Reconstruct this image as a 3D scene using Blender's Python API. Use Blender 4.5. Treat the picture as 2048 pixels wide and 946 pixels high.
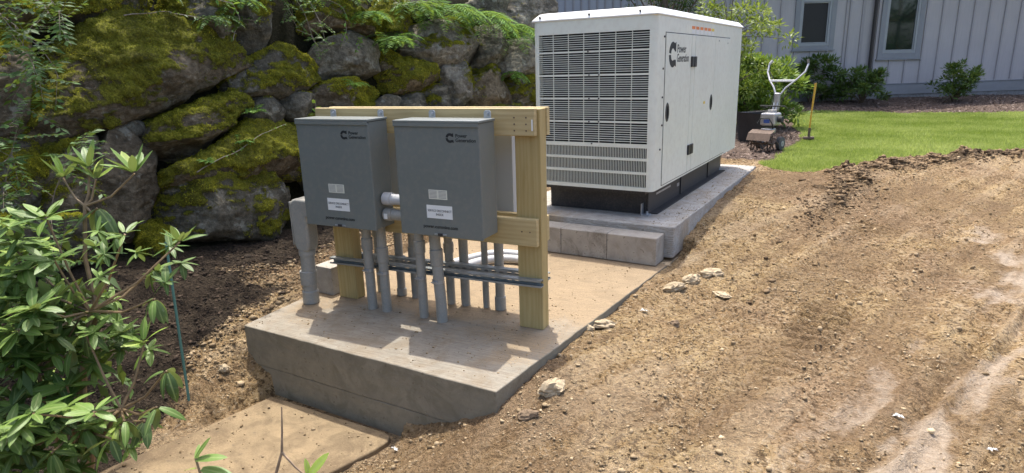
import bpy, bmesh, math, random
import numpy as np
from mathutils import Vector, Matrix, noise as mnoise
R = math.radians
random.seed(11); rng = np.random.default_rng(11)
for o in list(bpy.data.objects): bpy.data.objects.remove(o)
SC = bpy.context.scene
COL = SC.collection

# ------------------------------------------------------------------ camera
CAM = Vector((1.5335, -3.1562, 1.5021))
yaw, pit, rol = .4609, .2629, -.0298
fw = Vector((-math.sin(yaw)*math.cos(pit), math.cos(yaw)*math.cos(pit), -math.sin(pit)))
rt = Vector((math.cos(yaw), math.sin(yaw), 0)); up = rt.cross(fw)
cr = rt*math.cos(rol) + up*math.sin(rol); cu = -rt*math.sin(rol) + up*math.cos(rol)
cd = bpy.data.cameras.new('camera'); cam = bpy.data.objects.new('camera', cd); COL.objects.link(cam)
cam.matrix_world = Matrix(((cr.x, cu.x, -fw.x, CAM.x), (cr.y, cu.y, -fw.y, CAM.y), (cr.z, cu.z, -fw.z, CAM.z), (0, 0, 0, 1)))
cd.sensor_width = 36; cd.lens = 36*1262.47/2048; cd.clip_end = 500; cd.clip_start = .05
SC.camera = cam

# ------------------------------------------------------------------ light
to_sun = Vector((-.18, .26, 1)).normalized()
w = bpy.data.worlds.new('World'); SC.world = w; w.use_nodes = True
nt = w.node_tree; bg = nt.nodes['Background']
sk = nt.nodes.new('ShaderNodeTexSky'); sk.sky_type = 'NISHITA'; sk.sun_disc = False
sk.sun_elevation = math.asin(to_sun.z); sk.sun_rotation = math.atan2(to_sun.x, to_sun.y)
sk.air_density = .75; sk.dust_density = 4.0; sk.ozone_density = 1.0
nt.links.new(sk.outputs[0], bg.inputs[0]); bg.inputs[1].default_value = .15
sd = bpy.data.lights.new('sun', 'SUN'); so = bpy.data.objects.new('sun', sd); COL.objects.link(so)
sd.energy = 2.0; sd.angle = R(.55); sd.color = (1, .955, .88)
so.rotation_euler = to_sun.to_track_quat('Z', 'Y').to_euler(); so.location = (0, 0, 20)
vs = SC.view_settings; vs.view_transform = 'Standard'; vs.look = 'None'; vs.exposure = 1.5; vs.gamma = 1; vs.use_curve_mapping = False

# ------------------------------------------------------------------ materials
def newmat(name):
    m = bpy.data.materials.new(name); m.use_nodes = True
    return m, m.node_tree, m.node_tree.nodes['Principled BSDF']
def N(t, k, **kw):
    n = t.nodes.new('ShaderNode'+k)
    for a, v in kw.items(): setattr(n, a, v)
    return n
def coords(t, scale=(1, 1, 1), rot=(0, 0, 0), kind='Object'):
    c = N(t, 'TexCoord'); m = N(t, 'Mapping'); m.inputs['Scale'].default_value = scale; m.inputs['Rotation'].default_value = rot
    t.links.new(c.outputs[kind], m.inputs[0]); return m.outputs[0]
def noi(t, vec, scale, detail=4, rough=.6, dist=0):
    n = N(t, 'TexNoise'); n.inputs['Scale'].default_value = scale; n.inputs['Detail'].default_value = detail
    n.inputs['Roughness'].default_value = rough; n.inputs['Distortion'].default_value = dist
    t.links.new(vec, n.inputs['Vector']); return n.outputs['Fac']
def ramp(t, fac, *stops):
    r = N(t, 'ValToRGB'); e = r.color_ramp.elements
    while len(e) < len(stops): e.new(.5)
    for i, (p, c) in enumerate(stops): e[i].position = p; e[i].color = (*c, 1) if len(c) == 3 else c
    t.links.new(fac, r.inputs[0]); return r.outputs[0]
def mix(t, fac, a, b, mode='MIX'):
    m = N(t, 'MixRGB', blend_type=mode)
    for i, v in enumerate((fac, a, b)):
        if hasattr(v, 'node'): t.links.new(v, m.inputs[i])
        elif i == 0: m.inputs[0].default_value = v
        else: m.inputs[i].default_value = (*v, 1)
    return m.outputs[0]
def mth(t, op, a, b=None, c=None, clamp=False):
    m = N(t, 'Math', operation=op); m.use_clamp = clamp
    for i, v in enumerate((a, b, c)):
        if v is None: continue
        if hasattr(v, 'node'): t.links.new(v, m.inputs[i])
        else: m.inputs[i].default_value = v
    return m.outputs[0]
def bump(t, b, h, strength=.3, dist=.01):
    n = N(t, 'Bump'); n.inputs['Strength'].default_value = strength; n.inputs['Distance'].default_value = dist
    t.links.new(h, n.inputs['Height']); t.links.new(n.outputs[0], b.inputs['Normal'])
def attr(t, name, out='Fac'):
    a = N(t, 'Attribute'); a.attribute_name = name; return a.outputs[out]
def setc(t, b, c):
    if hasattr(c, 'node'): t.links.new(c, b.inputs['Base Color'])
    else: b.inputs['Base Color'].default_value = (*c, 1)

def paint(name, col, rough=.45, var=.08, scale=6, metal=0, bmp=.03, dirt=None, dirtamt=.25):
    m, t, b = newmat(name); v = coords(t)
    n1 = noi(t, v, scale, 5); n2 = noi(t, v, scale*9, 3)
    lo = tuple(c*(1-var) for c in col); hi = tuple(c*(1+var) for c in col)
    c = ramp(t, n1, (.3, lo), (.7, hi))
    if dirt:
        f = mth(t, 'MULTIPLY', ramp(t, n2, (.45, (0, 0, 0)), (.75, (1, 1, 1))), dirtamt)
        c = mix(t, f, c, dirt)
    setc(t, b, c); b.inputs['Metallic'].default_value = metal
    t.links.new(mth(t, 'MULTIPLY_ADD', n2, .2, rough-.1), b.inputs['Roughness'])
    if bmp: bump(t, b, n2, bmp, .004)
    return m

m_gen = paint('generator_beige_paint', (.70, .72, .625), .42, .05, 2, dirt=(.45, .40, .31), dirtamt=.22)
m_roof = paint('generator_roof_paint', (.68, .68, .64), .45, .03, 3)
m_black = paint('black_steel', (.022, .022, .024), .5, .2, 8, dirt=(.16, .13, .1), dirtamt=.25)
m_dark = paint('interior_shade_black', (.012, .012, .013), .8)
m_gaptrim = paint('gap_shade_and_black_trim', (.03, .032, .03), .8)  # near-black for painted door-gap shade and for real black parts
m_box = paint('cabinet_grey_paint', (.165, .18, .165), .38, .04, 4, dirt=(.26, .235, .19), dirtamt=.3)
m_boxd = paint('cabinet_door_grey', (.155, .17, .157), .36, .04, 4, dirt=(.26, .235, .19), dirtamt=.3)
m_boxl = paint('cabinet_light_grey', (.42, .45, .47), .4, .04, 4)
m_pvc = paint('grey_conduit_plastic', (.27, .268, .24), .45, .12, 10, dirt=(.42, .36, .28), dirtamt=.45)
m_pvcl = paint('pale_conduit_plastic', (.46, .47, .47), .5, .08, 10, dirt=(.45, .38, .3), dirtamt=.4)
m_zinc = paint('galvanised_steel', (.42, .44, .46), .38, .15, 30, metal=.75)
m_strut = paint('strut_zinc', (.30, .315, .305), .42, .15, 20, metal=.5)
m_ink = paint('black_print', (.012, .013, .013), .6, bmp=0)
m_white = paint('white_label', (.72, .73, .70), .5, .03, 20, bmp=0)
m_cream = paint('cream_label', (.62, .62, .52), .5, .03, 20, bmp=0)
m_orange = paint('orange_label', (.75, .22, .05), .5, bmp=0)
m_yellow = paint('yellow_label', (.72, .55, .08), .5, bmp=0)
m_lightink = paint('grey_print', (.3, .3, .28), .6, bmp=0)
m_trim = paint('house_trim_grey', (.25, .255, .265), .6, .06, 5)
m_metal = paint('bare_aluminium', (.45, .45, .46), .38, .15, 20, metal=.6, dirt=(.2, .17, .13), dirtamt=.4)
m_mach = paint('machine_pale_grey', (.36, .36, .36), .4, .2, 20, dirt=(.15, .12, .09), dirtamt=.5)
m_rust = paint('rusty_soil_steel', (.09, .06, .045), .8, .4, 25, dirt=(.25, .18, .12), dirtamt=.6)
m_tyre = paint('dusty_tyre', (.09, .085, .08), .85, .3, 30)
m_blue = paint('blue_plastic', (.03, .08, .3), .4)
m_tub = paint('black_tub_plastic', (.018, .019, .022), .5, .2, 10, dirt=(.1, .09, .08), dirtamt=.3)
m_stake = paint('green_stake_coat', (.08, .2, .16), .5)
m_handle = paint('yellow_fibreglass', (.62, .36, .05), .45)
m_spout = paint('dark_brown_downspout', (.028, .022, .02), .45)
m_frame = paint('window_frame_grey', (.32, .33, .335), .45, .05, 8)
m_ventm = paint('vent_dark', (.03, .028, .026), .7)
m_paper = paint('white_scrap', (.58, .56, .52), .7)

def wood(name, axis, c1=(.56, .45, .235), c2=(.42, .315, .135)):
    m, t, b = newmat(name)
    s = {'x': (1.2, 14, 14), 'z': (14, 14, 1.2)}[axis]
    v = coords(t, s); n1 = noi(t, v, 1.6, 3, .5, 1.2); fine = noi(t, coords(t, tuple(q*5 for q in s)), 3, 4, .7)
    wv = N(t, 'TexWave', wave_type='BANDS', bands_direction='X' if axis == 'z' else 'Z'); wv.inputs['Scale'].default_value = .9
    wv.inputs['Distortion'].default_value = 7; wv.inputs['Detail'].default_value = 3; wv.inputs['Detail Scale'].default_value = 1.2
    t.links.new(v, wv.inputs[0])
    k = mth(t, 'ADD', mth(t, 'MULTIPLY', wv.outputs['Fac'], .16), mth(t, 'MULTIPLY', n1, .84))
    c = ramp(t, k, (.25, c2), (.5, tuple((a*.45+bb*.55) for a, bb in zip(c2, c1))), (.75, c1))
    c = mix(t, mth(t, 'MULTIPLY', fine, .35), c, tuple(q*.62 for q in c2))
    vor = N(t, 'TexVoronoi'); vor.inputs['Scale'].default_value = 4.5
    t.links.new(coords(t, (1, 1, .7) if axis == 'z' else (.7, 1, 1)), vor.inputs[0])
    c = mix(t, ramp(t, vor.outputs['Distance'], (.035, (1, 1, 1)), (.075, (0, 0, 0))), c, (.12, .06, .025))
    setc(t, b, c); b.inputs['Roughness'].default_value = .65; bump(t, b, fine, .2, .003)
    return m
m_woodx = wood('treated_pine_along', 'x'); m_woodz = wood('treated_pine_upright', 'z', (.49, .38, .17), (.35, .255, .09))

def concrete(name, base=(.36, .345, .31), tan=(.40, .29, .17), tanbias=0., broom=True, ygrad=None, lines=False):
    m, t, b = newmat(name); v = coords(t)
    big = noi(t, v, 1.7, 5, .65, .4); mid = noi(t, v, 9, 6, .7); fine = noi(t, v, 90, 4, .7)
    c = ramp(t, mid, (.3, tuple(q*.78 for q in base)), (.7, tuple(q*1.12 for q in base)))
    f = big
    if ygrad:
        g = N(t, 'NewGeometry'); sp = N(t, 'SeparateXYZ'); t.links.new(g.outputs['Position'], sp.inputs[0])
        mr = N(t, 'MapRange'); mr.inputs[1].default_value, mr.inputs[2].default_value = ygrad; mr.inputs[3].default_value = -.25; mr.inputs[4].default_value = .42
        t.links.new(sp.outputs['Y'], mr.inputs[0]); f = mth(t, 'ADD', big, mr.outputs[0])
    f = mth(t, 'ADD', f, tanbias)
    f = mth(t, 'ADD', f, mth(t, 'MULTIPLY', mth(t, 'SUBTRACT', fine, .5), .5))
    fr = ramp(t, f, (.5, (0, 0, 0)), (.68, (.9, .9, .9)))
    tanc = ramp(t, fine, (.3, tuple(q*.7 for q in tan)), (.7, tuple(q*1.15 for q in tan)))
    c = mix(t, fr, c, tanc)
    spk = ramp(t, noi(t, v, 38, 2, .5), (.66, (0, 0, 0)), (.72, (1, 1, 1)))
    c = mix(t, mth(t, 'MULTIPLY', spk, .55), c, (.10, .075, .05))
    bl = ramp(t, noi(t, v, 4.5, 5, .7, 1.2), (.48, (0, 0, 0)), (.62, (1, 1, 1))); c = mix(t, mth(t, 'MULTIPLY', bl, .45), c, tuple(q*.62 for q in tan))
    h = mth(t, 'ADD', fine, mth(t, 'MULTIPLY', mid, .6))
    if broom:
        st = noi(t, coords(t, (2.5, 60, 60), (0, 0, .06)), 2.2, 4, .7); c = mix(t, mth(t, 'MULTIPLY', ramp(t, st, (.45, (0, 0, 0)), (.62, (1, 1, 1))), .5), c, (.13, .10, .065))
        h = mth(t, 'ADD', h, mth(t, 'MULTIPLY', st, 1.2))
    if lines:
        bd = noi(t, coords(t, (.6, .6, 26)), 1.3, 3, .5); c = mix(t, mth(t, 'MULTIPLY', ramp(t, bd, (.4, (0, 0, 0)), (.65, (1, 1, 1))), .3), c, (.19, .175, .14))
    setc(t, b, c); b.inputs['Roughness'].default_value = .85; bump(t, b, h, .35, .006)
    return m
m_slab = concrete('slab_concrete', (.275, .247, .195), (.30, .215, .12), .03, True, (-.95, .75))
m_slabface = concrete('slab_form_face', (.24, .212, .15), (.19, .16, .10), -.03, False, None, True)
m_pad = concrete('generator_pad_concrete', (.40, .39, .36), (.36, .28, .18), -.04)
m_low = concrete('lower_slab_concrete', (.25, .182, .10), (.12, .08, .04), .03, False)
m_block = concrete('block_concrete', (.36, .33, .28), (.33, .27, .19), -.1, False)
m_blockwet = concrete('block_concrete_stained', (.36, .33, .28), (.15, .125, .09), .0, False)

def ground_mat():
    m, t, b = newmat('dirt_ground')
    g = N(t, 'NewGeometry'); v = g.outputs['Position']
    big = noi(t, v, .9, 5, .6, .6); mid = noi(t, v, 5, 6, .7, .3); fine = noi(t, v, 42, 6, .75); spk = noi(t, v, 130, 3, .6)
    tan = ramp(t, mid, (.28, (.26, .165, .075)), (.45, (.44, .30, .145)), (.6, (.56, .40, .205)), (.8, (.65, .50, .29)))
    red = ramp(t, mid, (.3, (.26, .165, .085)), (.7, (.52, .36, .21)))
    fine2 = noi(t, v, 22, 5, .7, .8)
    c = mix(t, ramp(t, big, (.42, (0, 0, 0)), (.62, (1, 1, 1))), tan, red)
    c = mix(t, mth(t, 'MULTIPLY', ramp(t, fine, (.415, (1, 1, 1)), (.46, (0, 0, 0))), .85), c, (.085, .052, .026))  # pits: crumb shadows painted as dark specks, mixed with real brown soil
    c = mix(t, mth(t, 'MULTIPLY', ramp(t, fine2, (.40, (1, 1, 1)), (.435, (0, 0, 0))), .8), c, (.09, .056, .03))  # coarser set of the same painted pit shadows
    c = mix(t, mth(t, 'MULTIPLY', ramp(t, fine2, (.60, (0, 0, 0)), (.66, (1, 1, 1))), .6), c, (.64, .50, .33))
    c = mix(t, mth(t, 'MULTIPLY', ramp(t, fine, (.55, (0, 0, 0)), (.62, (1, 1, 1))), .7), c, (.68, .54, .36))
    rt_ = attr(t, 'rut')
    c = mix(t, mth(t, 'MULTIPLY', ramp(t, mth(t, 'ADD', mth(t, 'MULTIPLY', rt_, -1.), mth(t, 'MULTIPLY', mid, .4)), (.22, (0, 0, 0)), (.5, (1, 1, 1))), .5), c, mix(t, fine, (.15, .095, .05), (.38, .26, .15)))
    c = mix(t, mth(t, 'MULTIPLY', ramp(t, mth(t, 'ADD', rt_, mth(t, 'MULTIPLY', mid, .4)), (.35, (0, 0, 0)), (.6, (1, 1, 1))), .35), c, (.60, .46, .30))
    bz = noi(t, v, .75, 4, .6, 1.0)
    c = mix(t, mth(t, 'MULTIPLY', ramp(t, bz, (.47, (0, 0, 0)), (.60, (1, 1, 1))), .55), c, mix(t, fine, (.13, .082, .042), (.36, .24, .135)))
    edge = mth(t, 'ADD', mth(t, 'MULTIPLY', mth(t, 'SUBTRACT', mid, .5), .9), mth(t, 'MULTIPLY', mth(t, 'SUBTRACT', fine2, .5), .9))
    def zone(name, col, lo=.35, hi=.6):
        nonlocal c
        f = ramp(t, mth(t, 'ADD', attr(t, name), edge), (lo, (0, 0, 0)), (hi, (1, 1, 1)))
        c = mix(t, f, c, col); return f
    clay = ramp(t, fine, (.3, (.36, .28, .195)), (.7, (.50, .405, .305)))
    zone('pale', clay, .45, 1.0)
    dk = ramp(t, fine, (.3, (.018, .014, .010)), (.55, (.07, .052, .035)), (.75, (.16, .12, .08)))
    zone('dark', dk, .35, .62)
    sod = ramp(t, fine, (.3, (.05, .035, .02)), (.7, (.19, .13, .075)))
    zone('sod', sod, .4, .7)
    mul = ramp(t, fine, (.3, (.07, .048, .038)), (.5, (.16, .115, .09)), (.7, (.28, .215, .17)))
    zone('mulch', mul, .4, .6)
    lw = ramp(t, fine, (.3, (.15, .2, .035)), (.7, (.32, .36, .1)))
    zone('lawn', lw, .45, .55)
    ff = ramp(t, fine, (.3, (.010, .012, .005)), (.7, (.045, .042, .02)))
    zone('bank', ff, .4, .6)
    setc(t, b, c); b.inputs['Roughness'].default_value = .95; b.inputs['Specular IOR Level'].default_value = .15
    h = mth(t, 'ADD', mth(t, 'ADD', fine, mth(t, 'MULTIPLY', fine2, 1.5)), mth(t, 'MULTIPLY', spk, .35))
    h = mth(t, 'MULTIPLY', h, mth(t, 'SUBTRACT', 1.0, mth(t, 'MULTIPLY', attr(t, 'pale'), .5)))
    bump(t, b, h, 1.0, .05)
    return m
m_ground = ground_mat()

def scatter_mat(name, lo, hi, rough=.9):
    m, t, b = newmat(name); a = attr(t, 'tone')
    g = N(t, 'NewGeometry'); n = noi(t, g.outputs['Position'], 90, 3, .7)
    c = ramp(t, a, (0, lo), (1, hi)); c = mix(t, mth(t, 'MULTIPLY', n, .45), c, tuple(q*.6 for q in lo))
    setc(t, b, c); b.inputs['Roughness'].default_value = rough; b.inputs['Specular IOR Level'].default_value = .2
    bump(t, b, n, .4, .004); return m
m_clod = scatter_mat('clod_soil', (.15, .10, .05), (.68, .53, .33))
m_sodclod = scatter_mat('sod_clod_soil', (.07, .046, .026), (.33, .23, .13))
m_darkclod = scatter_mat('dark_litter', (.012, .010, .008), (.13, .09, .06))
m_chip = scatter_mat('bark_chip', (.09, .06, .045), (.42, .33, .27))
m_stone = None

def rock_mat(name, c1, c2, c3):
    m, t, b = newmat(name); g = N(t, 'NewGeometry'); v = g.outputs['Position']
    n1 = noi(t, v, 3, 6, .7, .5); n2 = noi(t, v, 22, 6, .75); n3 = noi(t, v, 110, 3, .7)
    st = noi(t, coords(t, (1, 1, 3.2)), 5, 5, .7, .8)
    c = ramp(t, n2, (.28, c2), (.5, c1), (.72, c3))
    c = mix(t, mth(t, 'MULTIPLY', ramp(t, n1, (.4, (1, 1, 1)), (.62, (0, 0, 0))), .7), c, tuple(q*.55 for q in c2))
    c = mix(t, mth(t, 'MULTIPLY', ramp(t, st, (.56, (0, 0, 0)), (.68, (1, 1, 1))), .45), c, tuple(min(1, q*1.35) for q in c3))
    lich = ramp(t, noi(t, v, 9, 4, .6), (.6, (0, 0, 0)), (.66, (1, 1, 1)))
    c = mix(t, mth(t, 'MULTIPLY', lich, .4), c, (.36, .37, .31))
    mo = mth(t, 'ADD', attr(t, 'moss'), mth(t, 'MULTIPLY', mth(t, 'SUBTRACT', n2, .5), 1.1))
    mf = ramp(t, mo, (.45, (0, 0, 0)), (.62, (1, 1, 1)))
    mn = noi(t, v, 60, 5, .8)
    mc = ramp(t, mn, (.28, (.036, .041, .005)), (.5, (.19, .195, .02)), (.75, (.46, .43, .045)))
    mc = mix(t, mth(t, 'MULTIPLY', ramp(t, n1, (.45, (0, 0, 0)), (.65, (1, 1, 1))), .6), mc, (.05, .043, .016))
    c = mix(t, mf, c, mc)
    setc(t, b, c); b.inputs['Roughness'].default_value = .9; b.inputs['Specular IOR Level'].default_value = .2
    h = mth(t, 'ADD', mth(t, 'MULTIPLY', n2, 1), mth(t, 'MULTIPLY', n3, .25))
    h = mth(t, 'ADD', h, mth(t, 'MULTIPLY', mf, mth(t, 'MULTIPLY', mn, 1.6)))
    bump(t, b, h, .9, .03); return m
m_rocks = [rock_mat('granite_warm', (.185, .15, .10), (.065, .052, .032), (.31, .265, .185)),
           rock_mat('granite_grey', (.17, .155, .115), (.06, .054, .038), (.31, .285, .22)),
           rock_mat('granite_pale', (.25, .225, .175), (.09, .08, .06), (.42, .39, .31))]
m_fieldstone = paint('tan_fieldstone', (.42, .335, .215), .9, .25, 25, bmp=.6, dirt=(.25, .17, .09), dirtamt=.5)
m_darkstone = paint('brown_fieldstone', (.2, .14, .085), .9, .25, 25, bmp=.6)

def leafmat(name, lo, hi, back=None, rough=.45, trans=.25, spec=.4):
    m, t, b = newmat(name); a = attr(t, 'tone')
    g = N(t, 'NewGeometry'); oi = N(t, 'ObjectInfo')
    n = noi(t, g.outputs['Position'], 30, 3)
    k = mth(t, 'ADD', mth(t, 'MULTIPLY', a, .75), mth(t, 'MULTIPLY', n, .3))
    c = ramp(t, k, (.05, lo), (.95, hi))
    if back: c = mix(t, g.outputs['Backfacing'], c, back)
    setc(t, b, c); b.inputs['Roughness'].default_value = rough; b.inputs['Specular IOR Level'].default_value = spec
    tr = N(t, 'BsdfTranslucent'); t.links.new(mix(t, .5, c, (.30, .36, .04)), tr.inputs[0])
    mx = N(t, 'MixShader'); mx.inputs[0].default_value = trans
    t.links.new(b.outputs[0], mx.inputs[1]); t.links.new(tr.outputs[0], mx.inputs[2])
    t.links.new(mx.outputs[0], t.nodes['Material Output'].inputs[0]); return m
m_rh = []
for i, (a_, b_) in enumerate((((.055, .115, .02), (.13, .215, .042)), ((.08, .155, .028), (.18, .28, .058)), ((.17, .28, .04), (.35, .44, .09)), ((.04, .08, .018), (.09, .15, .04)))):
    m, t, b = newmat('rhododendron_leaf_%d' % i)
    uvx = attr(t, 'mid'); g = N(t, 'NewGeometry'); oi = N(t, 'ObjectInfo')
    n = noi(t, g.outputs['Position'], 45, 4, .7)
    c = ramp(t, mth(t, 'ADD', mth(t, 'MULTIPLY', oi.outputs['Random'], .7), mth(t, 'MULTIPLY', n, .35)), (.1, a_), (.9, b_))
    c = mix(t, ramp(t, uvx, (.80, (0, 0, 0)), (.97, (.75, .75, .75))), c, (.26, .33, .11))
    sp = ramp(t, noi(t, g.outputs['Position'], 60, 3, .6), (.62, (0, 0, 0)), (.7, (1, 1, 1)))
    c = mix(t, mth(t, 'MULTIPLY', sp, .35 if i == 3 else .12), c, (.32, .33, .24))
    c = mix(t, mth(t, 'MULTIPLY', g.outputs['Backfacing'], .8), c, (.20, .26, .10))
    setc(t, b, c); b.inputs['Roughness'].default_value = .46; b.inputs['Specular IOR Level'].default_value = .38
    bump(t, b, n, .25, .004)
    tr = N(t, 'BsdfTranslucent'); t.links.new(mix(t, .4, c, (.30, .40, .04)), tr.inputs[0])
    mx = N(t, 'MixShader'); mx.inputs[0].default_value = .22
    t.links.new(b.outputs[0], mx.inputs[1]); t.links.new(tr.outputs[0], mx.inputs[2]); t.links.new(mx.outputs[0], t.nodes['Material Output'].inputs[0])
    m_rh.append(m)
m_moss = leafmat('moss_tuft', (.05, .058, .008), (.58, .54, .055), None, .9, .35, .1)
m_mossy = leafmat('moss_tuft_yellow', (.13, .13, .012), (.62, .56, .05), None, .9, .35, .1)
m_fern = leafmat('fern_frond', (.05, .14, .025), (.20, .37, .07), None, .6, .4, .2)
m_vine = leafmat('vine_leaf', (.025, .065, .015), (.11, .22, .05), None, .5, .3, .3)
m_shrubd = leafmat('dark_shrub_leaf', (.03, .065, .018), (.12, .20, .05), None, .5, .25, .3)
m_shrubb = leafmat('bright_shrub_leaf', (.04, .095, .015), (.21, .33, .055), None, .45, .35, .35)
m_sap = leafmat('lime_sapling_leaf', (.06, .11, .016), (.28, .35, .07), None, .45, .4, .35)
m_conif = leafmat('conifer_spray', (.012, .035, .012), (.06, .13, .03), None, .6, .2, .2)
m_canopy = leafmat('canopy_leaf', (.03, .065, .015), (.09, .16, .035), None, .5, .3, .3)
m_grass = leafmat('grass_blade', (.14, .24, .03), (.60, .65, .25), None, .6, .5, .15)
m_bark = paint('bark_brown', (.13, .095, .065), .9, .35, 30, bmp=.5)
m_stemr = paint('young_stem', (.22, .15, .075), .6, .3, 30)
m_vinest = paint('dry_vine_stem', (.23, .19, .15), .8, .3, 30)
m_siding = None
def siding(name, col):
    m, t, b = newmat(name); v = coords(t, (14, 14, .8)); n = noi(t, v, 2, 5, .7); n2 = noi(t, coords(t), 1.3, 4)
    c = ramp(t, mth(t, 'ADD', mth(t, 'MULTIPLY', n, .6), mth(t, 'MULTIPLY', n2, .4)), (.3, tuple(q*.88 for q in col)), (.7, tuple(q*1.1 for q in col)))
    setc(t, b, c); b.inputs['Roughness'].default_value = .7; bump(t, b, n, .15, .004); return m
m_siding = siding('grey_violet_siding', (.43, .40, .395)); m_batten = siding('grey_batten', (.37, .345, .345)); m_skytoned = siding('sky_light_toned_siding', (.46, .46, .49))  # wing siding: house colour made bluer and lighter, sky light painted in
m_found = concrete('house_foundation', (.25, .25, .25), (.2, .18, .15), -.2, False)
m_glass, t, b = newmat('window_glass'); setc(t, b, (.01, .022, .016)); b.inputs['Roughness'].default_value = .04; b.inputs['Specular IOR Level'].default_value = .8
n = noi(t, coords(t), 3, 2); bump(t, b, n, .03, .01)
m_screen = paint('insect_screen', (.016, .015, .013), .6)
m_greenrefl, t, b = newmat('green_reflection_stripes'); setc(t, b, ramp(t, noi(t, coords(t, (30, 30, .6)), 1.5, 3), (.35, (.012, .045, .03)), (.65, (.05, .14, .085)))); b.inputs['Roughness'].default_value = .25  # unused; paints the green tree reflection as vertical stripes

# ------------------------------------------------------------------ mesh helpers
class MB:
    def __init__(s): s.v = []; s.f = []
    def add(s, vs_, fs):
        o = len(s.v); s.v += [tuple(p) for p in vs_]; s.f += [tuple(i+o for i in q) for q in fs]; return s
    def box(s, x0, x1, y0, y1, z0, z1):
        return s.add([(x0, y0, z0), (x1, y0, z0), (x1, y1, z0), (x0, y1, z0), (x0, y0, z1), (x1, y0, z1), (x1, y1, z1), (x0, y1, z1)],
                     [(0, 3, 2, 1), (4, 5, 6, 7), (0, 1, 5, 4), (1, 2, 6, 5), (2, 3, 7, 6), (3, 0, 4, 7)])
    def tube(s, pts, rad, n=12, caps=True):
        pts = [Vector(p) for p in pts]
        if not hasattr(rad, '__len__'): rad = [rad]*len(pts)
        vs_ = []; fs = []; u = None
        for i, p in enumerate(pts):
            d = (pts[min(i+1, len(pts)-1)]-pts[max(i-1, 0)]).normalized()
            if u is None:
                u = d.cross(Vector((0, 0, 1)) if abs(d.z) < .9 else Vector((1, 0, 0))).normalized()
            else: u = (u-d*u.dot(d)).normalized()
            w_ = d.cross(u)
            for k in range(n):
                a = 2*math.pi*k/n; vs_.append(p+(u*math.cos(a)+w_*math.sin(a))*rad[i])
        for i in range(len(pts)-1):
            for k in range(n):
                k2 = (k+1) % n; fs.append((i*n+k, i*n+k2, (i+1)*n+k2, (i+1)*n+k))
        if caps: fs.append(tuple(range(n-1, -1, -1))); fs.append(tuple((len(pts)-1)*n+k for k in range(n)))
        return s.add(vs_, fs)
    def prism(s, poly, z0, z1):
        n = len(poly)
        return s.add([(x, y, z0) for x, y in poly]+[(x, y, z1) for x, y in poly],
                     [tuple(range(n-1, -1, -1)), tuple(range(n, 2*n))]+[(i, (i+1) % n, n+(i+1) % n, n+i) for i in range(n)])
    def xf(s, M_): s.v = [tuple(M_ @ Vector(p)) for p in s.v]; return s
    def mesh(s, name, smooth=True, ang=35):
        me = bpy.data.meshes.new(name); me.from_pydata(s.v, [], s.f); me.update()
        if smooth: autosmooth(me, ang)
        return me
    def build(s, name, mat, parent=None, smooth=True, bevel=0, ang=35, seg=2):
        return link(name, s.mesh(name, smooth, ang), mat, parent, bevel, seg)
def autosmooth(me, ang=35):
    b = bmesh.new(); b.from_mesh(me)
    bmesh.ops.recalc_face_normals(b, faces=b.faces)
    for f in b.faces: f.smooth = True
    for e in b.edges:
        e.smooth = len(e.link_faces) == 2 and e.calc_face_angle(3) < R(ang)
    b.to_mesh(me); b.free()
def link(name, me, mat, parent=None, bevel=0, seg=2):
    o = bpy.data.objects.new(name, me); COL.objects.link(o)
    if mat and (not me.materials): me.materials.append(mat)
    if parent: o.parent = parent
    if bevel:
        md = o.modifiers.new('bevel', 'BEVEL'); md.width = bevel; md.segments = seg; md.limit_method = 'ANGLE'; md.angle_limit = R(40); md.harden_normals = True
    return o
def tag(o, label, cat, group=None, kind=None):
    if label: o['label'] = label
    if cat: o['category'] = cat
    if group: o['group'] = group
    if kind: o['kind'] = kind
    return o
def thing(name, label, cat, loc=(0, 0, 0), rz=0, group=None):
    o = bpy.data.objects.new(name, None); COL.objects.link(o); o.location = loc; o.rotation_euler = (0, 0, rz); o.empty_display_size = .1
    return tag(o, label, cat, group)
def fastmesh(name, V, F, tone=None, smooth=False):
    V = np.asarray(V, np.float32); F = np.asarray(F, np.int32); me = bpy.data.meshes.new(name)
    me.vertices.add(len(V)); me.vertices.foreach_set('co', V.ravel())
    k = F.shape[1]; me.loops.add(F.size); me.loops.foreach_set('vertex_index', F.ravel())
    me.polygons.add(len(F)); me.polygons.foreach_set('loop_start', np.arange(0, F.size, k, dtype=np.int32)); me.polygons.foreach_set('loop_total', np.full(len(F), k, np.int32))
    if smooth: me.polygons.foreach_set('use_smooth', np.ones(len(F), bool))
    me.update(calc_edges=True)
    if tone is not None: setattr_(me, 'tone', tone)
    return me
def setattr_(me, name, vals):
    a = me.attributes.new(name, 'FLOAT', 'POINT'); a.data.foreach_set('value', np.asarray(vals, np.float32))
def text(s_, size, parent, mat, M_, name='lettering', align='LEFT', extr=.0006, xs=1., bold=0.):
    cu_ = bpy.data.curves.new('t', 'FONT'); cu_.body = s_; cu_.size = size; cu_.align_x = align; cu_.extrude = extr; cu_.offset = bold
    ob = bpy.data.objects.new('t', cu_); COL.objects.link(ob); bpy.context.view_layer.update()
    me = bpy.data.meshes.new_from_object(ob.evaluated_get(bpy.context.evaluated_depsgraph_get()))
    bpy.data.objects.remove(ob); me.name = name; me.transform(Matrix.Diagonal((xs, 1, 1, 1)))
    o = link(name, me, mat, parent); o.matrix_local = M_; return o
def face_front(x, y, z):   # text reading along +x on a face that looks toward -y
    return Matrix.Translation((x, y, z)) @ Matrix.Rotation(R(90), 4, 'X')
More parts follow.
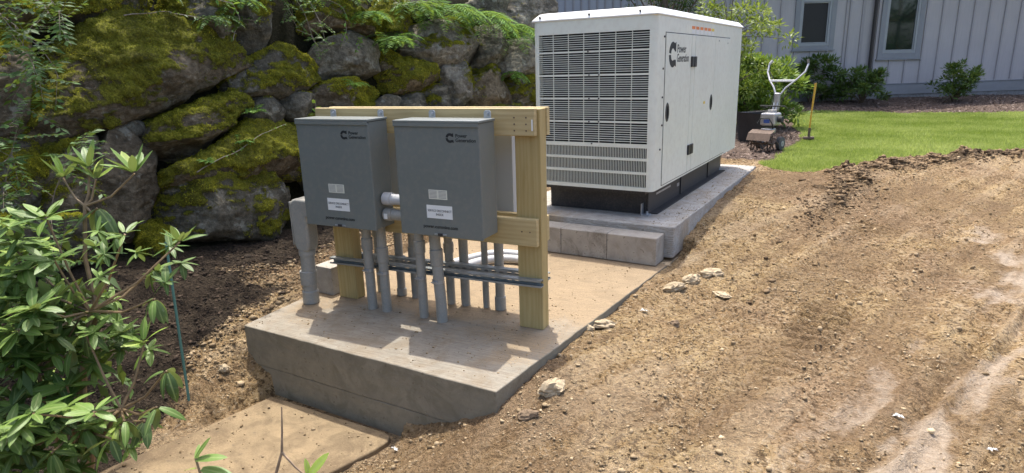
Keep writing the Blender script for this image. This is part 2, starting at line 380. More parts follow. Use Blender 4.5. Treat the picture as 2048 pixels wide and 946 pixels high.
def face_right(x, y, z):   # text reading along +y on a face that looks toward +x
    return Matrix.Translation((x, y, z)) @ Matrix.Rotation(R(90), 4, 'Z') @ Matrix.Rotation(R(90), 4, 'X')
def logo_mesh(s_):
    mb = MB(); n = 14
    def arc(r, a0, a1): return [(r*math.cos(R(a0+(a1-a0)*i/n)), r*math.sin(R(a0+(a1-a0)*i/n))) for i in range(n+1)]
    for a0, a1 in ((62, 172), (182, 300)):
        o_ = arc(.5, a0, a1); i_ = arc(.24, a0, a1)
        pts = o_+i_[::-1]; mb2 = []
        for k in range(n):
            q = [o_[k], o_[k+1], i_[k+1], i_[k]]; mb.prism([(x*s_, y*s_) for x, y in q], 0, .0007)
    for q in ([(.23, .44), (.42, .5), (.42, .12), (.3, .12), (.12, .2)], [(.25, -.43), (.12, -.2), (.3, -.2), (.42, -.2), (.46, -.48)]):
        mb.prism([(x*s_, y*s_) for x, y in q], 0.0001, .0008)
    return mb

# ------------------------------------------------------------------ numpy noise
_P = rng.permutation(512); _G = rng.uniform(0, 2*np.pi, 512)
def perlin(x, y, seed=0):
    xi = np.floor(x).astype(int); yi = np.floor(y).astype(int); xf = x-xi; yf = y-yi
    def g(a, b_, dx, dy):
        an = _G[_P[(_P[(a+seed*37) % 512]+b_) % 512]]; return np.cos(an)*dx+np.sin(an)*dy
    u = xf*xf*xf*(xf*(xf*6-15)+10); v = yf*yf*yf*(yf*(yf*6-15)+10)
    a = g(xi, yi, xf, yf); b_ = g(xi+1, yi, xf-1, yf); c = g(xi, yi+1, xf, yf-1); d = g(xi+1, yi+1, xf-1, yf-1)
    return (a+(b_-a)*u)+((c+(d-c)*u)-(a+(b_-a)*u))*v
_G3 = rng.normal(size=(512, 3)); _G3 /= np.linalg.norm(_G3, axis=1, keepdims=True)
def noise3(P):
    P = np.asarray(P, float); I = np.floor(P).astype(int); f = P-I; u = f*f*f*(f*(f*6-15)+10); r_ = 0
    for dx in (0, 1):
        for dy in (0, 1):
            for dz in (0, 1):
                h = _P[(_P[(_P[(I[:, 0]+dx) % 512]+I[:, 1]+dy) % 512]+I[:, 2]+dz) % 512]; g = _G3[h]
                d = g[:, 0]*(f[:, 0]-dx)+g[:, 1]*(f[:, 1]-dy)+g[:, 2]*(f[:, 2]-dz)
                r_ = r_+d*(u[:, 0] if dx else 1-u[:, 0])*(u[:, 1] if dy else 1-u[:, 1])*(u[:, 2] if dz else 1-u[:, 2])
    return r_*1.35
def fbm(x, y, f, o=4, seed=0, g=.5):
    s_ = 0; a = 1
    for i in range(o): s_ = s_+a*perlin(x*f, y*f, seed+i*5); f *= 2.03; a *= g
    return s_
def sstep(e0, e1, x):
    t_ = np.clip((x-e0)/(e1-e0), 0, 1); return t_*t_*(3-2*t_)
def segdist(x, y, pts):
    d = np.full(np.shape(x), 1e9); al = np.zeros(np.shape(x)); L = 0; sg = np.zeros(np.shape(x))
    for (ax, ay), (bx_, by) in zip(pts[:-1], pts[1:]):
        dx, dy = bx_-ax, by-ay; l = math.hypot(dx, dy); tt = np.clip(((x-ax)*dx+(y-ay)*dy)/l**2, 0, 1)
        q = np.hypot(x-ax-tt*dx, y-ay-tt*dy); m_ = q < d
        d = np.where(m_, q, d); al = np.where(m_, L+tt*l, al); sg = np.where(m_, np.sign((x-ax)*dy-(y-ay)*dx), sg); L += l
    return d, al, sg
def inpoly(x, y, poly):
    r_ = np.zeros(np.shape(x), bool); n_ = len(poly)
    for i in range(n_):
        x1, y1 = poly[i]; x2, y2 = poly[(i+1) % n_]
        if y1 == y2: continue
        c = ((y1 > y) != (y2 > y)) & (x < (x2-x1)*(y-y1)/(y2-y1)+x1); r_ ^= c
    return r_
def polysd(x, y, poly):   # signed distance, positive inside
    d, _, _ = segdist(x, y, list(poly)+[poly[0]]); return np.where(inpoly(x, y, poly), d, -d)

# ------------------------------------------------------------------ terrain
GA = -.0858; GO = (.344, 1.79)          # generator: front right corner and turn
def gl(x, y): return (GO[0]+x*math.cos(GA)-y*math.sin(GA), GO[1]+x*math.sin(GA)+y*math.cos(GA))
SLAB = [(-1.60, -.63), (.2327, -.7566), (.58, 1.75), (-1.62, 1.75)]
PAD = [gl(-1.35, -.17), gl(.235, -.17), gl(.235, 3.1), gl(-1.35, 3.1)]
LOW = [(-1.36, -.70), (-.47, -.745), (-.42, -.765), (-.405, -.81), (-.42, -.90), (-.50, -1.14), (-.62, -1.40), (-.75, -1.9), (-1.66, -1.95), (-1.56, -1.5), (-1.44, -1.10)]
HD = Vector((.851, .525, 0)).normalized(); HN = Vector((HD.y, -HD.x, 0)); H0 = Vector((2.82, 15.76, 0))
def hx(s_, o_=0): p = H0+HD*s_+HN*o_; return (p.x, p.y)
LAWN = [(.80, 5.15), (1.0, 5.45), (1.05, 6.4), (1.27, 7.35), (1.12, 9.2), (.8, 11.8), (1.2, 12.9), (2.5, 13.0), (5.2, 13.2), (9, 15.0), (14, 17), (14, 12), (6.5, 8.2), (3.85, 6.85), (3.3, 6.45), (2.67, 6.0), (2.11, 5.55), (1.78, 4.95), (1.3, 4.75), (1.0, 4.85)]
BERM = [(1.30, 1.1), (1.42, 1.8), (1.55, 2.75), (1.72, 3.8), (1.9, 4.85), (2.35, 5.4), (2.95, 6.0), (3.8, 6.6), (6.5, 7.9), (10, 9.5)]
TRACK = [(1.55, -1.4), (1.82, -.7), (2.04, -.2), (2.33, .49), (2.72, 1.41), (3.4, 3.0), (4.2, 5)]
WP0 = np.array([-2.75, .5, 0.]); wd = np.array([.27, 1, 0]); wd /= np.linalg.norm(wd)
wpr = np.array([wd[1], -wd[0], 0]); wb = R(18); wn = wpr*math.cos(wb)+np.array([0, 0, 1])*math.sin(wb); wt = -wpr*math.sin(wb)+np.array([0, 0, 1])*math.cos(wb)
CP = np.array([(.35, -.75, -.06), (.45, 0, -.035), (.55, .8, -.03), (.6, 1.5, .06), (.75, 2.2, .13), (.85, 3.2, .2), (.98, 4.8, .25), (1.1, 6, .27),
 (1.0, -.5, -.08), (1.5, .3, -.04), (1.5, 2, .06), (1.6, 4, .2), (1.8, 5.2, .25), (2.5, -.5, -.1), (2.7, 1.5, -.02), (2.9, 3, .05), (3.3, 4.5, .14), (3.5, 5.5, .22), (4.5, 2, 0), (5, 5, .18),
 (.1, -1.0, -.26), (-.3, -.95, -.40), (-.38, -1.3, -.43), (.45, -1.1, -.17), (.2, -1.6, -.3), (1.0, -1.2, -.12), (1.5, -2, -.12), (1.5, -3, -.12), (2.5, -2, -.1), (0, -2.5, -.3),
 (-1.72, -.62, -.14), (-1.6, -.8, -.24), (-1.42, -.82, -.38), (-2.2, -.3, .0), (-2.5, .3, .08), (-2.7, 0, .12), (-2.9, -1, .1), (-2.2, -1, -.14), (-1.75, -1.2, -.36), (-2.5, -1.8, -.25), (-1.8, -1.8, -.4), (-1, -3, -.4), (-3, -3, -.2), (-1.5, -2.3, -.42),
 (-1.85, .2, .05), (-1.9, 1.2, .09), (-2.1, 2, .15), (-1.9, 3.5, .25), (-1.5, 5, .27), (-1.2, 7, .27), (1, 8, .27), (3, 8, .27), (5, 8, .27), (2, 11, .27), (5, 12, .27), (0, 11, .29), (8, 10, .3), (8, 4, .2), (7, 0, .0), (6, -4, -.1), (0, -6, -.3), (-4, -6, -.2), (3, 13.2, .28),
 (2.0, 15.2, .44), (5, 17, .46), (-1, 13, .42), (8, 18.8, .46), (-5, 10.5, .4), (0, 18, .5), (6, 22, .5), (12, 20, .5), (12, 12, .35), (12, 0, .1)])
def tps_fit(P):
    n_ = len(P); r_ = np.hypot(P[:, None, 0]-P[None, :, 0], P[:, None, 1]-P[None, :, 1]); K = np.where(r_ > 0, r_*r_*np.log(r_+1e-9), 0)+np.eye(n_)*.02
    A = np.zeros((n_+3, n_+3)); A[:n_, :n_] = K; A[:n_, n_] = 1; A[:n_, n_+1:] = P[:, :2]; A[n_, :n_] = 1; A[n_+1:, :n_] = P[:, :2].T
    return np.linalg.solve(A, np.r_[P[:, 2], 0, 0, 0])
_W = tps_fit(CP)
def base_h(x, y):
    sh = np.shape(x); x = np.ravel(x); y = np.ravel(y); o_ = np.full(len(x), _W[-3])+_W[-2]*x+_W[-1]*y
    for w_, p in zip(_W[:-3], CP):
        r2 = (x-p[0])**2+(y-p[1])**2; o_ += w_*.5*r2*np.log(r2+1e-12)
    far = sstep(11, 20, np.hypot(x-1, y-5)); o_ = o_*(1-far)+.3*far
    return o_.reshape(sh)
def wall_side(x, y): return (x-WP0[0])*wpr[0]+(y-WP0[1])*wpr[1]     # >0 in front of the wall base
def masks(x, y):
    lawn = sstep(-.05, .05, polysd(x, y, LAWN)+.10*fbm(x, y, 2.2, 3, 3))
    d, al, sg = segdist(x, y, BERM); far = sstep(2.2, 4.2, y)
    sod = np.clip(np.exp(-(d/(.16+.14*far))**2)*(.22+.7*far)*(.6+.8*np.clip(fbm(x, y, 2.5, 3, 8)+.2, 0, 1)), 0, 1)
    td, ta, ts = segdist(x, y, TRACK)
    u0 = (x-2)*.92-(y-.3)*.39; v0 = (x-2)*.39+(y-.3)*.92
    pl_ = np.exp(-((td-.08)/.34)**2)*np.clip(.5+1.8*fbm(u0*2.6, v0*.8, 1, 4, 21, .65), 0, 1)+.9*np.exp(-(((x-2.75)/.2)**2+((y-2.6)/1.3)**2))*np.clip(.45+1.5*fbm(x, y, 2, 4, 4, .65), 0, 1)
    ws = wall_side(x, y)
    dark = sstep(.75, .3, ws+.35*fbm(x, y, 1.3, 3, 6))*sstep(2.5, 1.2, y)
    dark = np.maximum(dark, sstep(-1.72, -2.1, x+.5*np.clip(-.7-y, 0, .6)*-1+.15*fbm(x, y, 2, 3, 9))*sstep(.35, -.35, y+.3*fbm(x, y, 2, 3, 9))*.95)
    bank = np.maximum(sstep(.02, -.15, ws), sstep(9, 11, np.hypot(x-1.5, y-4))*sstep(13, 9, y))
    hd_ = (x-H0.x)*HN.x+(y-H0.y)*HN.y
    mulch = np.maximum(sstep(4.6, 3.9, hd_+.2*fbm(x, y, 1.5, 2, 2)), sstep(5.15, 5.6, y+.3*x*0)*sstep(1.9, 1.5, x))*(1-lawn)*sstep(4.9, 5.6, y+.25*fbm(x, y, 2, 2, 5))
    u_ = (x-2)*.92-(y-.3)*.39; v_ = (x-2)*.39+(y-.3)*.92
    rut = fbm(u_*3.4+.25*np.sin(v_*.9), v_*.42, 1, 4, 33, .55)+.35*fbm(u_*11, v_*1.1, 1, 2, 36)
    cu0 = (x-1.6)*.955-(y-.75)*.18; cv0 = (x-1.6)*.18+(y-.75)*.985
    rut = rut-.42*(sstep(.26, .12, np.abs(cu0))*sstep(3.4, 2.2, cv0)*sstep(-1.0, -.3, cv0))
    return dict(rut=rut, lawn=lawn, sod=sod*(1-lawn), pale=np.clip(pl_, 0, 1)*(1-lawn), dark=dark, bank=bank, mulch=mulch, _td=td, _ta=ta, _ts=ts, _bd=d)
def height(x, y, fine=True):
    h = base_h(x, y); mk = masks(x, y); ws = wall_side(x, y)
    al = (x-WP0[0])*wd[0]+(y-WP0[1])*wd[1]
    hill = sstep(-.16, -1.05, ws)*2.15*sstep(6.6, 5.0, al)+.25*sstep(-1, -4, ws)*sstep(6.6, 5, al)
    h = h+hill
    soft = np.clip(mk['pale']*.85+mk['lawn']+mk['mulch']*.5, 0, 1)
    cu_ = (x-1.6)*.955-(y-.75)*.18; cv_ = (x-1.6)*.18+(y-.75)*.985; brk = np.clip(.35+1.8*fbm(x, y, 1.6, 2, 44), 0, 1)
    cl = sstep(.16, .12, np.abs(cu_))*np.maximum(sstep(.36, .28, np.abs(cv_)), sstep(2.6, 2.2, cv_)*sstep(-1.3, -1.0, cv_)*brk*.8)
    cl = np.maximum(cl, sstep(.15, .11, np.abs(cu_-.98))*sstep(2.2, 1.9, cv_)*sstep(-1.2, -.9, cv_)*brk*.6)*(1-mk['lawn'])
    rough = (1-soft*.85)*(1-.75*cl)
    h = h+.03*fbm(x, y, 1.1, 3, 1)*(1-mk['lawn']*.7)+.035*mk['rut']*sstep(.9, 1.5, x)*(1-mk['lawn'])*sstep(7, 5, y)
    if fine:
        b_ = fbm(x, y, 5, 5, 12, .55); rg = 1-np.abs(fbm(x, y, 3.2, 3, 15))*2
        h = h+rough*(.026*b_+.014*np.maximum(rg, 0)*fbm(x, y, 9, 3, 17)+.020*np.maximum(fbm(x, y, 13, 3, 18, .6), 0)+.010*fbm(x, y, 30, 2, 19))
        h = h+mk['sod']*(.03+.075*sstep(3.2, 5, y))*(.5+1.0*np.clip(fbm(x, y, 6, 4, 30, .6)+.25, 0, 1))
        td, ts = mk['_td'], mk['_ts']
        tr = .030*np.exp(-((td)/.02)**2)-.030*np.exp(-((td-.055)/.025)**2)-.03*np.exp(-((td-.24)/.02)**2)*(ts > 0)+.02*np.exp(-((td-.29)/.02)**2)*(ts > 0)
        h = h+tr*(.6+.8*fbm(x, y, 2, 2, 40))
        # cleat marks pressed by a tracked machine
        h = h+cl*(.028*np.clip(np.sin(cv_*2*np.pi/.10)*2.0, -1, 1)-.006)
    for P_, top, pad_ in ((SLAB, -.2, .035), (PAD, .14, .03), (LOW, -.47, .03)):
        s_ = polysd(x, y, P_); h = np.where(s_ > pad_, np.minimum(h, top), h)
    sd_ = polysd(x, y, SLAB); h = np.where((sd_ <= .035) & (sd_ > -.12) & (y > -.74) & (x > -1), np.minimum(h, -.012+.01*fbm(x, y, 8, 2, 3)+.6*np.maximum(0, (-.05-sd_))), h)
    pd_ = polysd(x, y, PAD); h = np.where((pd_ <= .03) & (pd_ > -.1), np.minimum(h, .245), h)
    ld_ = polysd(x, y, LOW); h = np.where((ld_ <= .03) & (ld_ > -.075), np.minimum(h, -.43+.045*np.clip(fbm(x, y, 7, 2, 5)+.1, 0, 1)*(y < -.86)), h)
    return h, mk
def axis(a, b_, lo, hi, d0, growth=1.09, dmax=2.):
    mid_ = [lo]
    while mid_[-1] < hi: mid_.append(mid_[-1]+d0)
    up_ = [mid_[-1]]; d = d0
    while up_[-1] < b_: d = min(d*growth, dmax); up_.append(up_[-1]+d)
    dn = [lo]; d = d0
    while dn[-1] > a: d = min(d*growth, dmax); dn.append(dn[-1]-d)
    return np.array(dn[:0:-1]+mid_+up_[1:])
ax_ = axis(-60, 60, -3.4, 3.5, .0155); ay_ = axis(-60, 70, -1.7, 2.6, .0155, 1.012, 2.)
ay_ = ay_[(ay_ > -60)]
X, Y = np.meshgrid(ax_, ay_); Hh, MK = height(X, Y)
nx, ny = len(ax_), len(ay_); idx = np.arange(nx*ny).reshape(ny, nx)
F = np.stack([idx[:-1, :-1], idx[:-1, 1:], idx[1:, 1:], idx[1:, :-1]], -1).reshape(-1, 4)
me = fastmesh('ground', np.stack([X, Y, Hh], -1).reshape(-1, 3), F, None, True)
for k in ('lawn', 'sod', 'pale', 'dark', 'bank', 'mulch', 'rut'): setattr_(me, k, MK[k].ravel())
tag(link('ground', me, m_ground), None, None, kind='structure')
def gz(x, y): return float(gzs([x], [y])[0][0])
def gzs(x, y):          # bilinear look-up in the finished terrain
    x = np.asarray(x, float); y = np.asarray(y, float)
    i = np.clip(np.searchsorted(ax_, x)-1, 0, nx-2); j = np.clip(np.searchsorted(ay_, y)-1, 0, ny-2)
    u = (x-ax_[i])/(ax_[i+1]-ax_[i]); v = (y-ay_[j])/(ay_[j+1]-ay_[j])
    def q(A): return (A[j, i]*(1-u)+A[j, i+1]*u)*(1-v)+(A[j+1, i]*(1-u)+A[j+1, i+1]*u)*v
    return q(Hh), {k: q(MK[k]) for k in ('lawn', 'sod', 'pale', 'dark', 'bank', 'mulch')}

# ------------------------------------------------------------------ concrete
def worn(poly, step=.05, amp=.004):
    out = []
    for (ax, ay), (bx_, by) in zip(poly, poly[1:]+poly[:1]):
        L = math.hypot(bx_-ax, by-ay); n_ = max(1, int(L/step))
        for k in range(n_):
            f_ = k/n_; j_ = 0 if k == 0 else amp*(mnoise.noise(Vector((ax+(bx_-ax)*f_, ay+(by-ay)*f_, 3))*9)+.6*random.uniform(-1, .6)); out.append((ax+(bx_-ax)*f_+(by-ay)/L*j_, ay+(by-ay)*f_-(bx_-ax)/L*j_))
    return out
def slab(name, poly, z0, z1, mat, label, bev=.008):
    mb = MB().prism(worn(poly), z0, z1); o = mb.build(name, mat, None, True, bev); return tag(o, label, 'concrete slab')
s_ = slab('concrete_slab', SLAB, -.25, 0, m_slab, 'long grey concrete slab under the wooden rack, dirt dusted')
s2 = MB().prism([(SLAB[0][0]+.006, SLAB[0][1]+.006), (SLAB[1][0]-.006, SLAB[1][1]+.006), (SLAB[2][0]-.006, SLAB[2][1]), (SLAB[3][0]+.006, SLAB[3][1])], -.30, -.012)
s_.data.materials.append(m_slabface)
for p in s_.data.polygons: p.material_index = 0 if p.normal.z > .5 else 1
# form face: two pours with a board joint
mb = MB().prism([(SLAB[0][0]+.004, SLAB[0][1]+.004), (SLAB[1][0]-.004, SLAB[1][1]+.004), SLAB[2], SLAB[3]], -.60, -.2505); mb.build('lower_form_board_band', m_slabface, s_, True, .004)
slab('generator_pad', PAD, .02, .2727, m_pad, 'raised concrete pad under the beige generator', .012)
slab('lower_slab', LOW, -.55, -.40, m_low, 'tan lower concrete slab with a rounded corner in the foreground', .012)
bm_ = MB().box(-.2, .2, -.095, .095, 0, .2).mesh('concrete_block')
for i in range(3):
    x, y = gl(.162-.2-.4025*i, -.36+.095); me_ = MB().box(-.2, .2, -.095, .095, 0, .215).mesh('concrete_block')
    o = link('concrete_block', me_, m_block if i != 1 else m_blockwet, None, .006); o.location = (x, y, .004); o.rotation_euler = (0, 0, GA+(.0, .004, -.006)[i])
    tag(o, ['grey concrete block at the right end of the row before the generator pad', 'damp stained concrete block, second from the right in the row', 'concrete block third from the right, behind the wooden post'][i], 'concrete block', 'blocks before the generator pad')
o = MB().box(-.08, .08, -.1, .1, 0, .2).build('concrete_block', m_block, None, True, .006); o.location = (-1.50, .10, .0); o.rotation_euler = (0, 0, -.1)
tag(o, 'lone concrete block standing left of the left wooden post', 'concrete block')

# ------------------------------------------------------------------ generator
G = thing('generator', 'large beige standby generator in a louvred steel enclosure', 'generator', (GO[0], GO[1], .2727), GA)
W_, L_, Z0, Z1 = 1.066, 3.0, .225, 1.574
def arcp(cx, cy, r_, a0, a1, n_=7): return [(cx+r_*math.cos(R(a0+(a1-a0)*i/n_)), cy+r_*math.sin(R(a0+(a1-a0)*i/n_))) for i in range(n_+1)]
rr = .045
path = [(-1.012, 0)]+arcp(-W_+rr, rr, rr, 270, 180)+arcp(-W_+rr, L_-rr, rr, 180, 90)+arcp(-rr, L_-rr, rr, 90, 0)+arcp(-rr, rr, rr, 0, -90)+[(-.058, 0)]
inn = [(-1.012, .03)]+arcp(-W_+rr, rr, rr-.03, 270, 180)+arcp(-W_+rr, L_-rr, rr-.03, 180, 90)+arcp(-rr, L_-rr, rr-.03, 90, 0)+arcp(-rr, rr, rr-.03, 0, -90)+[(-.058, .03)]
mb = MB(); n_ = len(path)
mb.add([(x, y, Z0) for x, y in path]+[(x, y, Z1) for x, y in path]+[(x, y, Z0) for x, y in inn]+[(x, y, Z1) for x, y in inn],
       [(i, i+1, n_+i+1, n_+i) for i in range(n_-1)]+[(2*n_+i+1, 2*n_+i, 3*n_+i, 3*n_+i+1) for i in range(n_-1)]+
       [(n_+i, n_+i+1, 3*n_+i+1, 3*n_+i) for i in range(n_-1)]+[(i+1, i, 2*n_+i, 2*n_+i+1) for i in range(n_-1)]+[(0, n_, 3*n_, 2*n_), (n_-1, 3*n_-1, 4*n_-1, 2*n_-1)])
mb.build('shell', m_gen, G)
ztop = 1.742-.2727; zb = [(1.606, 1.594), (1.424, 1.411), (1.239, 1.226), (1.054, 1.041), (.875, .854)]
MB().box(-1.012, -.058, 0.0005, .03, ztop, Z1).build('top_rail', m_gen, G)
MB().box(-1.012, -.058, 0.0005, .03, Z0, .527-.2727).build('bottom_rail', m_gen, G)
MB().box(-1.03, -.04, .10, .9, Z0+.02, Z1-.03).build('interior_shade_backing', m_dark, G)  # black backing that paints the shade inside, behind the louvres
edges = [ztop]
for a_, b_ in zb:
    o = MB().box(-1.012, -.058, .001, .02, b_-.2727-.001, a_-.2727+.001).build('rail', m_gen, G)
    edges += [a_-.2727+.001, b_-.2727-.001]
    for xx in ((-.565,) if b_ > 1.5 else (-.555, -.47) if b_ > 1 else (-.53,)):
        MB().tube([(xx, .002, a_-.2787), (xx, -.006, a_-.2787)], .006, 8).build('bolt', m_black, o)
# horizontal slats, band by band
slat = MB().add([(-1.012, .002, .0021), (-.058, .002, .0021), (-.058, .010, .0035), (-1.012, .010, .0035), (-1.012, .002, -.0021), (-.058, .002, -.0021), (-.058, .012, .0015), (-1.012, .012, .0015)],
                [(0, 1, 2, 3), (4, 7, 6, 5), (0, 4, 5, 1), (3, 2, 6, 7), (0, 3, 7, 4), (1, 5, 6, 2)]).mesh('slat')
for bi in range(5):
    hi, lo = edges[2*bi], edges[2*bi+1]; k = max(1, round((hi-lo)/.0175))
    for j in range(1, k):
        o = link('slat', slat, m_gen, G); o.location = (0, 0, hi-(hi-lo)*j/k)
mull = MB().box(-.002, .002, .0028, .012, .875-.2727, ztop).mesh('mullion')
for xx in (-.88, -.742, -.606, -.47, -.333, -.197):
    o = link('mullion', mull, m_gen, G); o.location = (xx, 0, 0)
# vertical fins in the three lower bands
lowb = [(.848, .762), (.742, .652), (.632, .527)]
fin = MB().box(-.0017, .0017, .005, .014, -.055, .055).mesh('fin')
for i, (a_, b_) in enumerate(lowb):
    if i < 2: MB().box(-1.012, -.058, .001, .02, lowb[i+1][0]-.2727, b_-.2727).build('rail', m_gen, G)
    for j in range(1, 68):
        o = link('fin', fin, m_gen, G); o.location = (-1.012+.954*j/68, 0, (a_+b_)/2-.2727)
MB().box(-1.012, -.058, .0012, .02, .845-.2727, .854-.2727).build('rail', m_gen, G)
# roof cap with a sloping edge
def ring(ins, z, y0=0): return [(-W_+ins-.004, y0-.004+ins, z), (.004-ins, y0-.004+ins, z), (.004-ins, L_+.004-ins, z), (-W_-.004+ins, L_+.004-ins, z)]
mb = MB(); mb.add(ring(-.004, Z1)+ring(-.004, Z1+.012)+ring(.045, Z1+.062)+ring(.09, Z1+.07),
   [(3, 2, 1, 0)]+[(4*k+i, 4*k+(i+1) % 4, 4*k+4+(i+1) % 4, 4*k+4+i) for k in range(3) for i in range(4)]+[(12, 13, 14, 15)])
rf = mb.build('roof', m_roof, G, True, .008)
for xx in (-1.0, -.56, -.14): MB().tube([(xx, .014, Z1+.03), (xx, .0, Z1+.038)], .009, 8).build('bolt', m_black, rf)
# right side: dark strip painting shade into the door gaps, three doors, hinges, handles
zd0, zd1 = .235+.012, 1.722-.2727
MB().box(-.001, .0012, .203, 2.39, zd0-.006, zd1+.007).build('door_gap_shade', m_gaptrim, G)
for y0, y1 in ((.21, .925), (.932, 1.045), (1.052, 1.765), (1.771, 2.382)):
    d_ = MB().box(.0, .006, y0, y1, zd0, zd1).build('door' if y1-y0 > .3 else 'door_post', m_gen, G, True, .0025)
    if abs(y0-.21) < .01 or abs(y0-1.052) < .01:
        yc, zc = (.285, .835) if y0 < .5 else (1.685, .83)
        n_ = 20; mb = MB()
        vs_ = [(.0065, yc, zc)]
        for r_, xx in ((1, .0065), (.92, .011), (.6, .011), (.5, .008)):
            vs_ += [(xx, yc+.046*r_*math.cos(2*math.pi*k/n_), zc+.078*r_*math.sin(2*math.pi*k/n_)) for k in range(n_)]
        fs = [(1+q*n_+k, 1+q*n_+(k+1) % n_, 1+(q+1)*n_+(k+1) % n_, 1+(q+1)*n_+k) for q in range(3) for k in range(n_)]+[tuple(1+3*n_+k for k in range(n_))]
        MB().add(vs_, fs).build('handle', m_black, d_)
        MB().tube([(.010, yc, zc-.05), (.013, yc, zc), (.010, yc, zc+.05)], .007, 8).build('lever', m_gaptrim, d_)
for zc in (1.225, .45):
    for yc in (.945, 1.03): MB().box(.0055, .022, yc-.033, yc+.033, zc-.045, zc+.045).build('hinge', m_black, G, True, .004)
for yy, zz in ((.17, 1.42), (.16, 1.18), (.16, .96), (.17, .74), (.14, .55), (1.9, 1.418), (2.28, 1.40)):
    MB().tube([(-.002, yy, zz), (.0075, yy, zz)], .008, 8).build('bolt', m_black, G)
lg = logo_mesh(.20).build('logo', m_ink, G, False); lg.matrix_local = face_right(.0062, .385, 1.285)
text('Power', .092, G, m_ink, face_right(.0062, .50, 1.302), xs=1.05, bold=.0012); text('Generation', .092, G, m_ink, face_right(.0062, .50, 1.228), xs=.82, bold=.0012)
for k, (y0, mt) in enumerate(((.93, m_orange), (1.06, m_orange), (1.20, m_orange), (1.34, m_orange), (1.47, m_orange), (1.60, m_yellow))):
    MB().box(0, .0012, y0, y0+.10, 1.50, 1.525).build('warning_label', mt, G); MB().box(0, .0012, y0, y0+.10, 1.462, 1.498).build('warning_label', m_white, G)
MB().box(.0061, .0072, 1.40, 1.46, .83, .855).build('warning_label', m_yellow, G); MB().box(.0061, .0072, 1.475, 1.56, .825, .86).build('warning_label', m_white, G)
# skid
MB().box(-1.0, -.10, .16, 2.66, .0, Z0-.002).build('skid', m_black, G, True, .004)
MB().box(-.098, -.085, .155, 2.655, .004, Z0-.004).build('skid_side_plate', m_black, G, True, .002)
MB().box(-.088, -.02, .20, 2.62, .0, .008).build('skid_flange', m_black, G)
for y0 in (1.05, 2.05): MB().box(-.087, -.075, y0, y0+.03, .01, Z0-.01).build('skid_stiffener', m_black, G)
MB().box(-.086, -.083, .35, .75, .135, .152).build('slot_plate', m_zinc, G); MB().box(-.086, -.083, .95, 1.02, .10, .13).build('slot_plate', m_zinc, G)
MB().box(-1.066+.06, -.07, .03, .158, Z0-.03, Z0-.003).build('front_underframe', m_black, G)
for y0 in (.10, 2.60):
    f_ = MB().box(-.13, -.06, y0, y0+.06, .0, .012).build('mounting_foot', m_zinc, G, True, .002); MB().box(-.13, -.123, y0-.002, y0+.05, .012, .10).build('foot_bracket', m_zinc, f_)
    MB().tube([(-.085, y0+.03, .01), (-.085, y0+.03, .035)], .010, 6).build('bolt', m_zinc, f_)

# ------------------------------------------------------------------ wooden rack
K = thing('wooden_rack', 'yellow treated pine post and rail rack carrying grey cabinets', 'rack', (-.6, 0, 0))
def kb(name, x0, x1, y0, y1, z0, z1, mat): o = MB().box(x0+.6, x1+.6, y0, y1, z0, z1).build(name, mat, K, True, .004); return o
PD = .085
kb('post', 0, .154, 0, PD, 0, 1.279, m_woodz); kb('post', -1.376, -1.222, 0, PD, 0, 1.279, m_woodz)
ft = kb('beam', -1.385, .139, -.04, -.001, 1.136, 1.284, m_woodx); kb('beam', -1.38, .160, PD+.001, PD+.04, 1.130, 1.283, m_woodx)
lb = kb('beam', -1.376, .141, -.04, -.001, .515, .674, m_woodx); kb('beam', -1.376, .15, PD+.001, PD+.04, .52, .67, m_woodx)
MB().add([(.02, -.0415, 1.20), (.033, -.0415, 1.195), (.036, -.0415, 1.245), (.024, -.0415, 1.25)], [(0, 1, 2, 3)])
MB().box(.122+.6, .130+.6, -.0425, -.0405, 1.165, 1.225).build('staple_tag', m_white, ft)
for xx in (.02, .09):
    for zz in (1.165, 1.20, 1.235): MB().tube([(xx+.6, -.038, zz), (xx+.6, -.0425, zz)], .0045, 7).build('screw', m_rust, ft)
for xx in (.05, .10): MB().tube([(xx+.6, -.038, .60), (xx+.6, -.0425, .60)], .0045, 7).build('screw', m_rust, lb)

